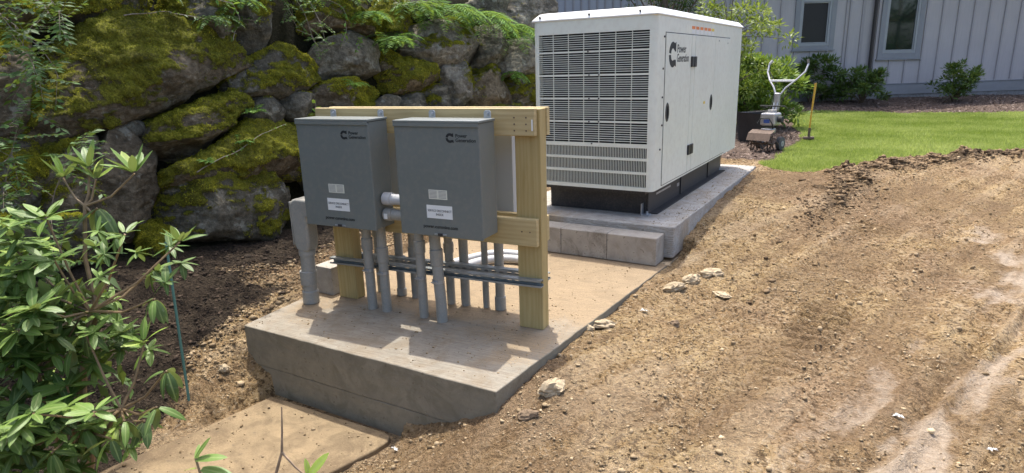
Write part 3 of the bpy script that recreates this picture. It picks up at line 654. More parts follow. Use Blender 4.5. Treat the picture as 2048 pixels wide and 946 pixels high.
def cabinet(label, x0, x1, z0, z1, front=True, mat=m_box, doormat=m_boxd):
    d_ = .186; c_ = thing('electrical_cabinet', label, 'electrical cabinet', ((x0+x1)/2, -.066 if front else PD+.066, z0), 0 if front else math.pi, 'grey electrical cabinets on the rack')
    w2 = (x1-x0)/2; h = z1-z0
    MB().box(-w2+.007, w2-.007, -d_+.016, 0, 0.004, h-.016).build('body', mat, c_, True, .003)
    dr = MB().box(-w2+.002, w2-.002, -d_, -d_+.011, 0, h-.022).build('door', doormat, c_, True, .003)
    MB().box(-w2, w2, -d_-.008, .0, h-.014, h).build('rain_lid', mat, c_, True, .003)
    MB().box(-w2, w2, -d_-.008, -d_-.002, h-.034, h-.0142).build('lid_lip', mat, c_, True, .002)
    for sx in (-1, 1):
        q = (-w2+.14 if sx < 0 else w2-.045)
        t_ = MB().prism([(q-.022, h-.02), (q+.022, h-.02), (q+.022, h+.032), (q+.012, h+.042), (q-.012, h+.042), (q-.022, h+.032)], 0, .004).xf(Matrix.Rotation(R(90), 4, 'X') @ Matrix.Translation((0, 0, 0))).build('mounting_tab', m_zinc, c_, True, .001)
        MB().tube([(q, -.003, h+.020), (q, -.010, h+.020)], .011, 12).build('washer', m_zinc, t_); MB().tube([(q, -.010, h+.020), (q, -.016, h+.020)], .007, 6).build('bolt', m_zinc, t_)
    if front:
        MB().tube([(w2-.004, -d_+.006, .06), (w2-.004, -d_+.006, h-.06)], .004, 8).build('hinge', mat, c_)
        y = -d_-.0004
        lg = logo_mesh(.052).build('logo', m_ink, dr, False); lg.matrix_local = face_front(w2*.34, y, h-.092)
        text('Power', .027, dr, m_ink, face_front(w2*.34+.034, y, h-.088), bold=.0004); text('Generation', .027, dr, m_ink, face_front(w2*.34+.034, y, h-.112), bold=.0004)
        p1 = MB().box(-.065, .055, y-.0006, y+.001, .215, .268).build('instruction_label', m_cream, dr)
        for sx in (-.06, .0):
            for k in range(6): MB().box(sx, sx+.048, y-.0012, y-.0005, .222+k*.0075, .2255+k*.0075).build('print_line', m_lightink, p1)
        p2 = MB().box(-.085, .083, y-.0006, y+.001, .105, .180).build('disconnect_label', m_white, dr)
        text('SERVICE DISCONNECT', .0185, p2, m_ink, face_front(0, y-.0008, .143), align='CENTER', xs=.83); text('INSIDE', .0185, p2, m_ink, face_front(0, y-.0008, .122), align='CENTER', xs=.9)
        text('power.cummins.com', .027, dr, m_ink, face_front(0, y, .048), 'web_lettering', align='CENTER', bold=.0006)
        hp = MB().box(-.04, .04, y-.006, y+.002, .008, .017).build('latch_plate', m_zinc, dr, True, .001); MB().box(-.016, .016, y-.010, y-.005, .006, .022).build('latch', m_black, hp, True, .002)
    return c_
cabinet('right of the two front grey disconnect cabinets, nearer the corner post', -.626, -.083, .5865, 1.2346)
cabinet('left of the two front grey disconnect cabinets, beside the fat conduit elbow', -1.351, -.804, .58, 1.2365)
cabinet('pale grey cabinet hung behind the rack, glimpsed beside the right post', -.62, -.085, .63, 1.15, False, m_boxl, m_boxl)
cabinet('pale grey cabinet hung behind the rack at its left half', -1.32, -.78, .63, 1.15, False, m_boxl, m_boxl)

# strut rails
def strut(label, y, x0, x1, zl, zr, face):
    S_ = thing('strut_rail', label, 'strut rail', ((x0+x1)/2, y, (zl+zr)/2), 0, 'slotted strut rails across the posts'); hl = (x1-x0)/2
    S_.rotation_euler = (0, -math.atan2(zr-zl, x1-x0), 0)
    h = .0215; t_ = .0025; dp = .04*face
    mb = MB()
    def bx(a, b_, c, d, e, f_): mb.box(a, b_, min(c, d), max(c, d), e, f_)
    bx(-hl, hl, 0, dp, h-t_, h); bx(-hl, hl, 0, dp, -h, -h+t_)
    bx(-hl, hl, dp, dp-t_*face, h-.011, h-t_); bx(-hl, hl, dp, dp-t_*face, -h+t_, -h+.011)
    # slotted web
    bx(-hl, hl, 0, t_*face, .006, h-t_); bx(-hl, hl, 0, t_*face, -h+t_, -.006)
    x = -hl
    while x < hl: bx(x, min(hl, x+.022), 0, t_*face, -.006, .006); x += .052
    mb.build('channel', m_strut, S_)
    return S_
strut('front slotted strut rail strapping the near conduits', -.002, -1.395, .161, .272, .297, -1)
strut('rear slotted strut rail behind the posts', PD+.002, -1.39, .15, .275, .30, 1)

# conduits
def conduit(label, x, y, ztop, r_, coup=(), clamp=None, group=None, mat=m_pvc, top=None):
    c_ = thing('conduit', label, 'conduit', (x, y, 0), 0, group)
    tx, ty = top if top else (0, 0)
    mb = MB().tube([(0, 0, -.01), (0, 0, .12), (tx*.4, ty*.4, ztop*.5), (tx, ty, ztop)], r_, 18); mb.build('pipe', mat, c_)
    for z0, z1 in coup:
        s0 = z0/ztop; MB().tube([(tx*s0, ty*s0, z0), (tx*s0, ty*s0, z0+.004), (tx*s0, ty*s0, z1-.004), (tx*s0, ty*s0, z1)], [r_+.003, r_+.006, r_+.006, r_+.003], 18).build('coupling', mat, c_)
    if clamp:
        z_, f_ = clamp; a = MB(); s0 = z_/ztop
        pts = [(tx*s0+(r_+.003)*math.cos(q), ty*s0+f_*(r_+.003)*math.sin(q), z_) for q in [math.pi*k/14 for k in range(15)]]
        for p, q in zip(pts[:-1], pts[1:]):
            p = Vector(p); q = Vector(q); nrm = Vector(((p+q)/2-Vector((tx*s0, ty*s0, z_)))).normalized()*.0025
            a.add([p+Vector((0, 0, -.009)), q+Vector((0, 0, -.009)), q+Vector((0, 0, .009)), p+Vector((0, 0, .009)), p+nrm+Vector((0, 0, -.009)), q+nrm+Vector((0, 0, -.009)), q+nrm+Vector((0, 0, .009)), p+nrm+Vector((0, 0, .009))],
                  [(0, 1, 2, 3), (7, 6, 5, 4), (0, 4, 5, 1), (3, 2, 6, 7), (0, 3, 7, 4), (1, 5, 6, 2)])
        cl = a.build('strap', m_zinc, c_, False)
        MB().box(tx*s0-.016, tx*s0+.016, ty*s0+f_*(r_+.006)-.006, ty*s0+f_*(r_+.006)+.006, z_-.007, z_+.007).build('strap_lug', m_zinc, cl, True, .001)
        MB().tube([(tx*s0-.026, ty*s0+f_*(r_+.008), z_), (tx*s0+.026, ty*s0+f_*(r_+.008), z_)], .0035, 8).build('screw', m_zinc, cl)
    return c_
gf = 'front conduits'; gb = 'rear conduits'
conduit('leftmost near conduit, strapped to the front strut', -1.02, -.092, .60, .031, [(.40, .48)], (.268, -1), gf)
conduit('second near conduit from the left, strapped to the front strut', -.905, -.092, .60, .031, [(.33, .43)], (.262, -1), gf)
conduit('third near conduit from the left, strapped to the front strut', -.62, -.090, .60, .029, [(.42, .50)], (.262, -1), gf)
conduit('rightmost near conduit, strapped to the front strut, dusty at its foot', -.478, -.105, .60, .034, [(.36, .46)], (.258, -1), gf, top=(-.03, .01))
conduit('rear conduit furthest left, hidden behind the near pair', -1.17, .20, .66, .028, [(.40, .48)], (.27, 1), gb)
conduit('rear conduit seen left of the cabinet gap', -.99, .19, .66, .028, [(.0, .05)], (.27, 1), gb)
conduit('rear conduit seen just below the cabinet gap', -.87, .19, .66, .030, [(.28, .36)], (.27, 1), gb)
conduit('rear conduit hidden just behind the rightmost near conduit', -.585, .18, .66, .028, [(.35, .42)], (.27, 1), gb)
conduit('rear conduit alone between the cabinet and the thin pipe', -.48, .19, .66, .030, [], (.27, 1), gb)
conduit('thin rear conduit, slimmest of all the pipes', -.335, .205, .66, .021, [], (.27, 1), gb)
conduit('rear conduit furthest right with a collar at its foot', -.232, .205, .66, .030, [(.0, .09)], (.27, 1), gb)
# big conduit body with elbow access cover
c_ = thing('access_elbow_conduit', 'fat grey conduit with a big elbow access body left of the cabinets', 'conduit', (-1.455, -.16, 0))
MB().tube([(-.03, 0, -.02), (-.028, 0, .10), (-.015, 0, .40)], .047, 22).build('pipe', m_pvc, c_)
MB().tube([(-.03, 0, .13), (-.03, 0, .135), (-.028, 0, .225), (-.028, 0, .23)], [.05, .055, .055, .05], 22).build('coupling', m_pvc, c_)
MB().tube([(-.03, 0, .0), (-.03, 0, .005), (-.029, 0, .085), (-.029, 0, .09)], [.05, .054, .054, .05], 22).build('coupling', m_pvc, c_)
prof = [(-.075, .42), (-.06, .385), (-.03, .365), (.03, .365), (.045, .40), (.055, .45), (.055, .60), (.10, .615), (.10, .72), (-.02, .725), (-.055, .715), (-.075, .69)]
MB().prism(prof, -.052, .052).xf(Matrix.Rotation(R(90), 4, 'X')).build('elbow_body', m_pvc, c_, True, .02, seg=4)
MB().tube([(-.015, 0, .34), (-.015, 0, .375)], .055, 22).build('hub', m_pvc, c_)
MB().box(-.084, -.0755, -.046, .046, .41, .70).build('access_cover', m_pvc, c_, True, .004)
MB().tube([(.09, 0, .668), (.15, 0, .668)], .046, 20).build('side_hub', m_pvcl, c_)
for zc, lab, cm in ((.76, 'upper short nipple joining the two front cabinets', m_pvcl), (.665, 'lower short nipple joining the two front cabinets, white tagged', m_pvc)):
    q = thing('conduit_nipple', lab, 'conduit', (-.715, -.16, zc), 0, 'nipples between the cabinets')
    MB().tube([(-.086, 0, 0), (.086, 0, 0)], .033, 18).build('pipe', cm, q); MB().tube([(-.086, 0, 0), (-.082, 0, 0), (-.03, 0, 0), (-.026, 0, 0)], [.034, .039, .039, .034], 18).build('coupling', cm, q)
    if zc < .7: MB().box(-.07, -.045, -.0405, -.037, -.02, .012).build('tag', m_white, q)
for i, (pts, lab) in enumerate(((((-.98, .86, .035), (-.90, 1.02, .04), (-.80, 1.16, .045), (-.66, 1.22, .045), (-.45, 1.2, .045)), 'pale conduit sweep lying on the slab, nearer the blocks'), (((-.86, .80, .035), (-.80, .95, .04), (-.70, 1.07, .04), (-.56, 1.11, .04), (-.38, 1.07, .04)), 'pale conduit sweep lying on the slab, nearer the rack'))):
    o = thing('conduit_sweep', lab, 'conduit', pts[0], 0, 'loose conduit sweeps'); P_ = [Vector(p)-Vector(pts[0]) for p in pts]
    sm = []
    for a in range(len(P_)-1):
        for k in range(6):
            t_ = k/6; p0 = P_[max(a-1, 0)]; p1 = P_[a]; p2 = P_[a+1]; p3 = P_[min(a+2, len(P_)-1)]
            sm.append(.5*((2*p1)+(p2-p0)*t_+(2*p0-5*p1+4*p2-p3)*t_*t_+(3*p1-p0-3*p2+p3)*t_**3))
    sm.append(P_[-1]); MB().tube(sm, .03, 16).build('bend', m_pvcl, o); MB().tube([sm[-1]-Vector((.07, 0, 0)), sm[-1]+Vector((.02, 0, 0))], .036, 16).build('bell_end', m_pvcl, o)

# ------------------------------------------------------------------ house
def hloc(o): o.location = H0; o.rotation_euler = (0, 0, math.atan2(HD.y, HD.x)); return o
HS = hloc(thing('house', 'grey violet board and batten house behind the lawn', 'house', (0, 0, 0)))
# local: x along facade, -y toward the camera, z up (world)
W1 = (-2.37, -1.69, 1.835, 2.80); W2 = (-.14, .62, 1.605, 2.95)
op = []
for (a, b_, c, d) in (W1, W2): op.append((a-.05, b_+.05, c-.05, d+.05))
xs_ = sorted({-4.9, 12.0}|{q for o_ in op for q in o_[:2]}); zs_ = sorted({.80, 4.3}|{q for o_ in op for q in o_[2:]})
mb = MB()
for xa, xb in zip(xs_[:-1], xs_[1:]):
    for za, zb_ in zip(zs_[:-1], zs_[1:]):
        if any(o_[0]-.001 <= xa and xb <= o_[1]+.001 and o_[2]-.001 <= za and zb_ <= o_[3]+.001 for o_ in op): continue
        mb.add([(xa, 0, za), (xb, 0, za), (xb, 0, zb_), (xa, 0, zb_)], [(0, 1, 2, 3)])
mb.box(-4.9, 12, .2, 5, .4, 4.3); mb.build('wall', m_siding, HS, False)
def clear(x): return not (W1[0]-.19 < x < W1[1]+.19 or W2[0]-.20 < x < W2[1]+.24 or abs(x+.53) < .1)
bt = {}
def batten(x, z0, z1):
    k = (round(z1-z0, 3))
    if k not in bt: bt[k] = MB().box(-.022, .022, -.028, -.0005, 0, z1-z0).mesh('batten')
    o = link('batten', bt[k], m_batten, HS); o.location = (x, 0, z0)
for x in [1.29+.42*i for i in range(-14, 26)]+[-1.14, -.78]:
    if x < -4.85 or x > 11.9: continue
    if clear(x): batten(x, .80, 4.3)
    elif W1[0]-.19 < x < W1[1]+.19: batten(x, .80, 1.675)
    elif W2[0]-.2 < x < W2[1]+.24: batten(x, .80, 1.405)
MB().box(-4.9, 12, -.032, -.001, .80-.26, .799).build('skirt_board', m_trim, HS, False); MB().box(-4.9, 12, -.045, -.001, .795, .812).build('water_table', m_trim, HS, False)
MB().box(-4.88, 11.9, -.012, .1, -.2, .54).build('foundation', m_found, HS, False)
v_ = MB().box(-.20, .16, -.03, -.012, .42, .55).build('foundation_vent', m_ventm, HS)
for k in range(5): MB().box(-.19, .15, -.036, -.028, .435+k*.022, .443+k*.022).build('louvre', m_spout, v_)
for (a, b_, c, d), lab, sill in ((W1, 'left', 1.69), (W2, 'right', 1.42)):
    wn_ = MB(); e = .055
    wn_.box(a-e, a, -.03, .05, c-e, d+e); wn_.box(b_, b_+e, -.03, .05, c-e, d+e); wn_.box(a, b_, -.03, .05, c-e, c); wn_.box(a, b_, -.03, .05, d, d+e)
    wo = wn_.build('window', m_frame, HS, True, .004)
    s2 = MB(); e2 = .028
    s2.box(a+.004, a+e2, -.012, .03, c+.004, d-.004); s2.box(b_-e2, b_-.004, -.012, .03, c+.004, d-.004); s2.box(a+e2, b_-e2, -.012, .03, c+.004, c+e2); s2.box(a+e2, b_-e2, -.012, .03, d-e2, d-.004); s2.build('sash', m_frame, wo, True, .003)
    if lab == 'left': MB().box(a+.02, b_-.02, .012, .016, c+.02, d-.02).build('insect_screen', m_screen, wo)
    else:
        MB().box(a+.02, b_-.02, .012, .016, c+.02, d-.02).build('pane', m_glass, wo)
        cm = MB(); n_ = 60
        cm.add([(a+.02+(b_-a-.04)*k/n_, .017+.0*k, z) for k in range(n_+1) for z in (c, d)], [])
    tw = .13
    for x0, x1 in ((a-e-tw, a-e-.002), (b_+e+.002, b_+e+tw)): MB().box(x0, x1, -.034, -.001, sill, d+.3).build('trim', m_trim, HS, True, .003)
    MB().box(a-e-.0, b_+e, -.034, -.001, d+e+.002, d+.3).build('trim', m_trim, HS, True, .003)
    MB().box(a-e-.001, b_+e+.001, -.034, -.001, sill, c-e-.002).build('trim', m_trim, HS, True, .003)
    MB().box(a-e-tw-.03, b_+e+tw+.03, -.055, -.001, sill-.035, sill-.002).build('sill', m_trim, HS, True, .003)
mb = MB().tube([(-.53, -.08, .60), (-.53, -.08, 4.25)], .045, 10).build('downspout', m_spout, HS)
MB().box(-5.4, 12.5, -.75, 5.5, 4.3, 4.42).build('roof', m_spout, HS); MB().box(-5.4, 12.5, -.80, -.755, 4.25, 4.45).build('gutter', m_spout, HS)
# farther wing above the generator; sky light painted into its blue-grey siding
WG = hloc(thing('house_wing', 'far board and batten wing above the generator roof, sky light painted into its siding', 'house')); 
MB().box(-13, -6.0, 1.2, 4.5, .3, 4.4).build('wall', m_skytoned, WG)
b2 = MB().box(-.02, .02, 1.165, 1.199, .3, 4.4).mesh('batten')
for k in range(34):
    o = link('batten', b2, m_spout if k % 1 else m_batten, WG); o.location = (-12.9+.205*k, 0, 0)
MB().box(-13.3, -5.6, .5, 5, 4.4, 4.55).build('roof', m_spout, WG)

# ------------------------------------------------------------------ foliage helpers
def leaf_cloud(P_, D_, L, Wd, tone, fold=.18, curl=0.):
    """one folded leaf (two quads) at each point P pointing along D"""
    P_ = np.asarray(P_, float); D_ = np.asarray(D_, float); n_ = len(P_); D_ = D_/np.linalg.norm(D_, axis=1, keepdims=True)
    L = np.broadcast_to(L, n_)[:, None]; Wd = np.broadcast_to(Wd, n_)[:, None]
    rv = rng.normal(size=(n_, 3))*.45+np.array([0, 0, 1.]); S_ = np.cross(D_, rv); S_ /= np.linalg.norm(S_, axis=1, keepdims=True)+1e-9; U = np.cross(S_, D_)
    a = P_; m_ = P_+D_*L*.45-U*L*curl*.3; t_ = P_+D_*L-U*L*curl
    l = m_+S_*Wd*.5+U*Wd*fold; r_ = m_-S_*Wd*.5+U*Wd*fold
    V = np.stack([a, l, t_, r_, m_], 1).reshape(-1, 3); b_ = np.arange(n_)[:, None]*5
    F = np.concatenate([b_+np.array([0, 4, 1]), b_+np.array([1, 4, 2]), b_+np.array([0, 3, 4]), b_+np.array([3, 2, 4])], 0)
    return V, F, np.repeat(np.broadcast_to(tone, n_), 5)
def blades(P_, D_, L, Wd, tone):
    n_ = len(P_); D_ = D_/np.linalg.norm(D_, axis=1, keepdims=True); S_ = np.cross(D_, rng.normal(size=(n_, 3))); S_ /= np.linalg.norm(S_, axis=1, keepdims=True)
    V = np.stack([P_-S_*Wd[:, None]*.5, P_+S_*Wd[:, None]*.5, P_+D_*L[:, None]], 1).reshape(-1, 3)
    return V, np.arange(n_*3).reshape(-1, 3), np.repeat(tone, 3)
def cloud_obj(name, mat, parent, parts, kind=None):
    Vs = []; Fs = []; Ts = []; k = 0
    for V, F, T in parts: Vs.append(V); Fs.append(F+k); Ts.append(T); k += len(V)
    o = link(name, fastmesh(name, np.concatenate(Vs), np.concatenate(Fs), np.concatenate(Ts)), mat, parent)
    if kind: o['kind'] = kind
    return o
def rdirs(n_, upb=.3):
    d = rng.normal(size=(n_, 3)); d[:, 2] += upb; return d/np.linalg.norm(d, axis=1, keepdims=True)
def shrub(name, label, cat, loc, rx, h, nclump, nleaf, L, mat, group=None, sq=.5, trunk=.015):
    t_ = thing(name, label, cat, loc, random.uniform(0, 6), group); mb = MB(); parts = []
    for i in range(nclump):
        a = random.uniform(0, 6.283); q = math.sqrt(random.random()); zf = random.uniform(.18, 1)
        wid = rx*math.sqrt(max(.05, 1-((zf-.45)/.62)**2)); c = np.array([q*wid*math.cos(a), q*wid*math.sin(a), zf*h*random.uniform(.85, 1.06)])
        if i < 14: mb.tube([(0, 0, -.03), tuple(c*np.array([.3, .3, .4])), tuple(c)], [trunk, trunk*.7, trunk*.25], 6)
        n_ = int(nleaf*random.uniform(.6, 1.4)); d = rdirs(n_, .5); off = d*rng.uniform(.02, .5*h*.32, (n_, 1))
        out = c/np.linalg.norm(c); dd = d+out*.4
        tone = np.clip(.25+.5*rng.random(n_)+.25*(zf-.4)+random.uniform(-.15, .15), 0, 1)
        parts.append(leaf_cloud(c+off*np.array([1, 1, .75]), dd, L*rng.uniform(.7, 1.25, n_), L*.36, tone, .12, .2))
    mb.build('stem', m_bark, t_); cloud_obj('crown', mat, t_, parts); return t_
shrub('shrub', 'sunlit bright green shrub beside the generator, behind the tiller', 'shrub', (.38, 9.4, .28), .78, 1.12, 64, 100, .12, m_shrubb, 'shrubs')
shrub('shrub', 'dark green shrub under the left window of the house', 'shrub', (1.15, 14.5, .40), .72, 1.05, 46, 80, .11, m_shrubd, 'shrubs')
shrub('shrub', 'dark green shrub between the downspout and the left window', 'shrub', (2.30, 14.6, .40), .62, .82, 40, 80, .10, m_shrubd, 'shrubs')
shrub('shrub', 'round dark bush standing alone before the right part of the house', 'shrub', (4.25, 15.3, .40), .52, .90, 34, 70, .09, m_shrubd, 'shrubs', trunk=.03)
shrub('shrub', 'bush cut by the right edge of the picture', 'shrub', (6.6, 16.3, .42), .5, .9, 34, 70, .09, m_shrubb, 'shrubs')
shrub('shrub', 'low dark shrub filling the gap behind the bright shrub', 'shrub', (-.2, 11.6, .30), .8, 1.0, 40, 80, .11, m_shrubd, 'shrubs')
# lime sapling and conifer behind the generator
def tree(name, label, loc, pts, clumps, nleaf, L, mat, spread, rad=.03, droop=0.):
    t_ = thing(name, label, 'tree', loc); tr = MB(); parts = []
    tr.tube(pts, [rad*(1-.75*i/(len(pts)-1)) for i in range(len(pts))], 8)
    for c in clumps:
        c = np.array(c, float); k = min(range(len(pts)), key=lambda i: (pts[i][2]-c[2]*.8)**2); b0 = Vector(pts[k])
        tr.tube([b0, b0.lerp(Vector(c), .55)+Vector((0, 0, .03)), Vector(c)], [rad*.35, rad*.22, rad*.1], 5)
        n_ = int(nleaf*random.uniform(.7, 1.3)); d = rdirs(n_, .3); off = d*spread*rng.uniform(.1, 1, (n_, 1))**.7
        tone = np.clip(.2+.6*rng.random(n_)+random.uniform(-.15, .15), 0, 1)
        dd = d.copy(); dd[:, 2] -= droop
        parts.append(leaf_cloud(c+off*np.array([1, 1, .6]), dd, L*rng.uniform(.6, 1.3, n_), L*.42, tone, .12, .2))
    tr.build('trunk', m_bark, t_); cloud_obj('crown', mat, t_, parts); return t_
cl = [(random.gauss(0, .42), random.gauss(0, .35), random.uniform(.7, 2.5)) for _ in range(60)]
cl = [c for c in cl if math.hypot(c[0], c[1]) < .25+.55*math.sin(min(1, (c[2]-.4)/2.2)*math.pi)+.12]
tree('lime_sapling', 'young tree with lime green leaves rising behind the generator', (.0, 8.3, .27), [(0, 0, -.05), (.03, .02, .8), (-.03, .05, 1.6), (.02, 0, 2.5)], cl, 70, .085, m_sap, .19, .022)
cl = []
for k in range(90):
    z_ = random.uniform(1.0, 4.6); a = random.uniform(0, 6.283); q = random.uniform(.25, 1.)*(1.3-.22*(z_-1.)); cl.append((q*math.cos(a), q*math.sin(a), z_-.15*q))
tree('conifer', 'dark green conifer whose branches reach over the generator roof', (-1.55, 10.2, .3), [(0, 0, -.1), (.02, 0, 1.5), (0, .05, 3), (0, 0, 4.8)], cl, 110, .075, m_conif, .27, .09, .3)

# ------------------------------------------------------------------ garden tools
t_ = thing('tiller', 'pale motor tiller with upswept handlebars on the mulch', 'tiller', (.86, 6.35, gz(.86, 6.35)), -1.95); t_.scale = (.86, .86, .86)
# local +x forward(tines), axle along y
def whl(y):
    o = MB(); P_ = []; n_ = 20
    o.tube([(-.05, y-.035, .11), (-.05, y-.03, .11), (-.05, y+.03, .11), (-.05, y+.035, .11)], [.085, .108, .108, .085], 20).build('wheel', m_tyre, t_)
    MB().tube([(-.05, y-.04, .11), (-.05, y+.04, .11)], .045, 14).build('hub', m_mach, t_)
whl(.16); whl(-.16)
MB().tube([(-.05, -.2, .11), (-.05, .2, .11)], .014, 8).build('axle', m_rust, t_)
for yy in (-.17, -.1, .1, .17):
    mb = MB()
    for k in range(5):
        a = k*1.2566+yy*9; p = Vector((.26+.13*math.cos(a), yy, .13+.13*math.sin(a))); q = Vector((.26+.15*math.cos(a+.5), yy+(.04 if k % 2 else -.04), .13+.15*math.sin(a+.5)))
        mb.tube([(.26, yy, .13), p, q], [.014, .012, .007], 6)
    mb.build('tine', m_rust, t_)
MB().tube([(.26, -.2, .13), (.26, .2, .13)], .018, 8).build('tine_shaft', m_rust, t_)
MB().add([(.06, -.19, .33), (.06, .19, .33), (.22, .19, .345), (.22, -.19, .345), (.35, .19, .30), (.35, -.19, .30), (.41, .19, .19), (.41, -.19, .19)], [(0, 1, 2, 3), (3, 2, 4, 5), (5, 4, 6, 7)]).build('tine_guard', m_rust, t_)
MB().box(-.02, .16, -.09, .09, .28, .36).build('gearbox', m_metal, t_, True, .02)
MB().box(-.10, .14, -.12, .13, .40, .60).build('engine', m_metal, t_, True, .03); MB().box(-.20, -.10, -.11, .08, .40, .56).build('muffler', m_gaptrim, t_, True, .02)
MB().tube([(-.02, .0, .56), (-.02, .0, .64)], .07, 16).build('starter_cover', m_mach, t_); MB().box(.08, .145, -.05, .05, .44, .5).build('badge', m_blue, t_)
MB().tube([(.12, -.10, .36), (.20, -.12, .44), (.20, -.07, .52), (.20, .07, .52), (.20, .12, .44), (.12, .10, .36)], .011, 8).build('carry_bar', m_gaptrim, t_)
MB().tube([(-.18, -.16, .66), (-.02, -.2, .70), (.1, -.12, .71), (.12, .12, .71), (-.02, .2, .70), (-.18, .16, .66)], .011, 8).build('guard_bar', m_gaptrim, t_)
for sy in (-1, 1):
    pts = [(-.05, .025*sy, .50), (-.17, .03*sy, .86), (-.22, .10*sy, .98), (-.30, .22*sy, 1.10), (-.40, .31*sy, 1.22), (-.46, .32*sy, 1.34), (-.50, .29*sy, 1.40)]
    h_ = MB().tube(pts, .0145, 10).build('handlebar', m_metal, t_); MB().tube(pts[-2:], .021, 10).build('grip', m_gaptrim if sy > 0 else m_mach, h_)
MB().tube([(-.42, .30, 1.25), (-.30, .12, 1.0), (-.16, .07, .75), (-.05, .08, .58)], .006, 6).build('throttle_cable', m_gaptrim, t_); MB().tube([(-.42, -.30, 1.25), (-.28, -.10, 1.02), (-.14, -.07, .72), (-.04, -.08, .58)], .006, 6).build('brake_cable', m_gaptrim, t_)
MB().tube([(.02, .13, .50), (.02, .20, .50)], .05, 14).build('air_filter', m_gaptrim, t_); MB().tube([(.0, -.13, .52), (.0, -.15, .52)], .065, 16).build('recoil_housing', m_rust, t_)
MB().box(-.31, -.27, -.2, .2, 1.065, 1.10).build('cross_brace', m_white, t_, True, .01)
MB().box(-.19, -.12, -.045, .045, .62, .9).build('handle_post', m_metal, t_, True, .02)
# black tub
TS = 1.25
tb = thing('rubber_tub', 'black flexible tub between the generator and the tiller', 'tub', (.55, 7.55, gz(.55, 7.55)))
n_ = 28; vs_ = []; rows = [(.19, 0), (.21, .15), (.235, .34), (.245, .36), (.225, .345), (.20, .15), (.18, .03)]
for r_, z_ in rows: vs_ += [(TS*r_*math.cos(2*math.pi*k/n_), TS*r_*math.sin(2*math.pi*k/n_), TS*z_+.012*math.sin(4*math.pi*k/n_)*(z_/.36)) for k in range(n_)]
MB().add(vs_, [(q*n_+k, q*n_+(k+1) % n_, (q+1)*n_+(k+1) % n_, (q+1)*n_+k) for q in range(len(rows)-1) for k in range(n_)]+[tuple(range(n_-1, -1, -1)), tuple(6*n_+k for k in range(n_))]).build('tub_body', m_tub, tb)
for sx in (-1, 1): MB().tube([(sx*.29, -.08, .42), (sx*.31, -.06, .52), (sx*.31, .06, .52), (sx*.29, .08, .42)], .016, 8).build('handle', m_tub, tb)
# sledge hammer standing on its head
hm = thing('sledge_hammer', 'yellow handled sledge hammer standing upright on the mulch edge', 'hammer', (1.33, 7.5, gz(1.33, 7.5)))
MB().tube([(0, 0, .05), (.008, 0, .4), (.03, 0, .86)], [.012, .013, .016], 10).build('handle', m_handle, hm); MB().tube([(0, 0, .06), (.003, 0, .2)], .019, 10).build('collar', m_bark, hm)
MB().tube([(-.075, -.02, .045), (-.065, -.018, .045), (.065, .018, .045), (.075, .02, .045)], [.02, .028, .028, .02], 8).build('head', m_rust, hm)

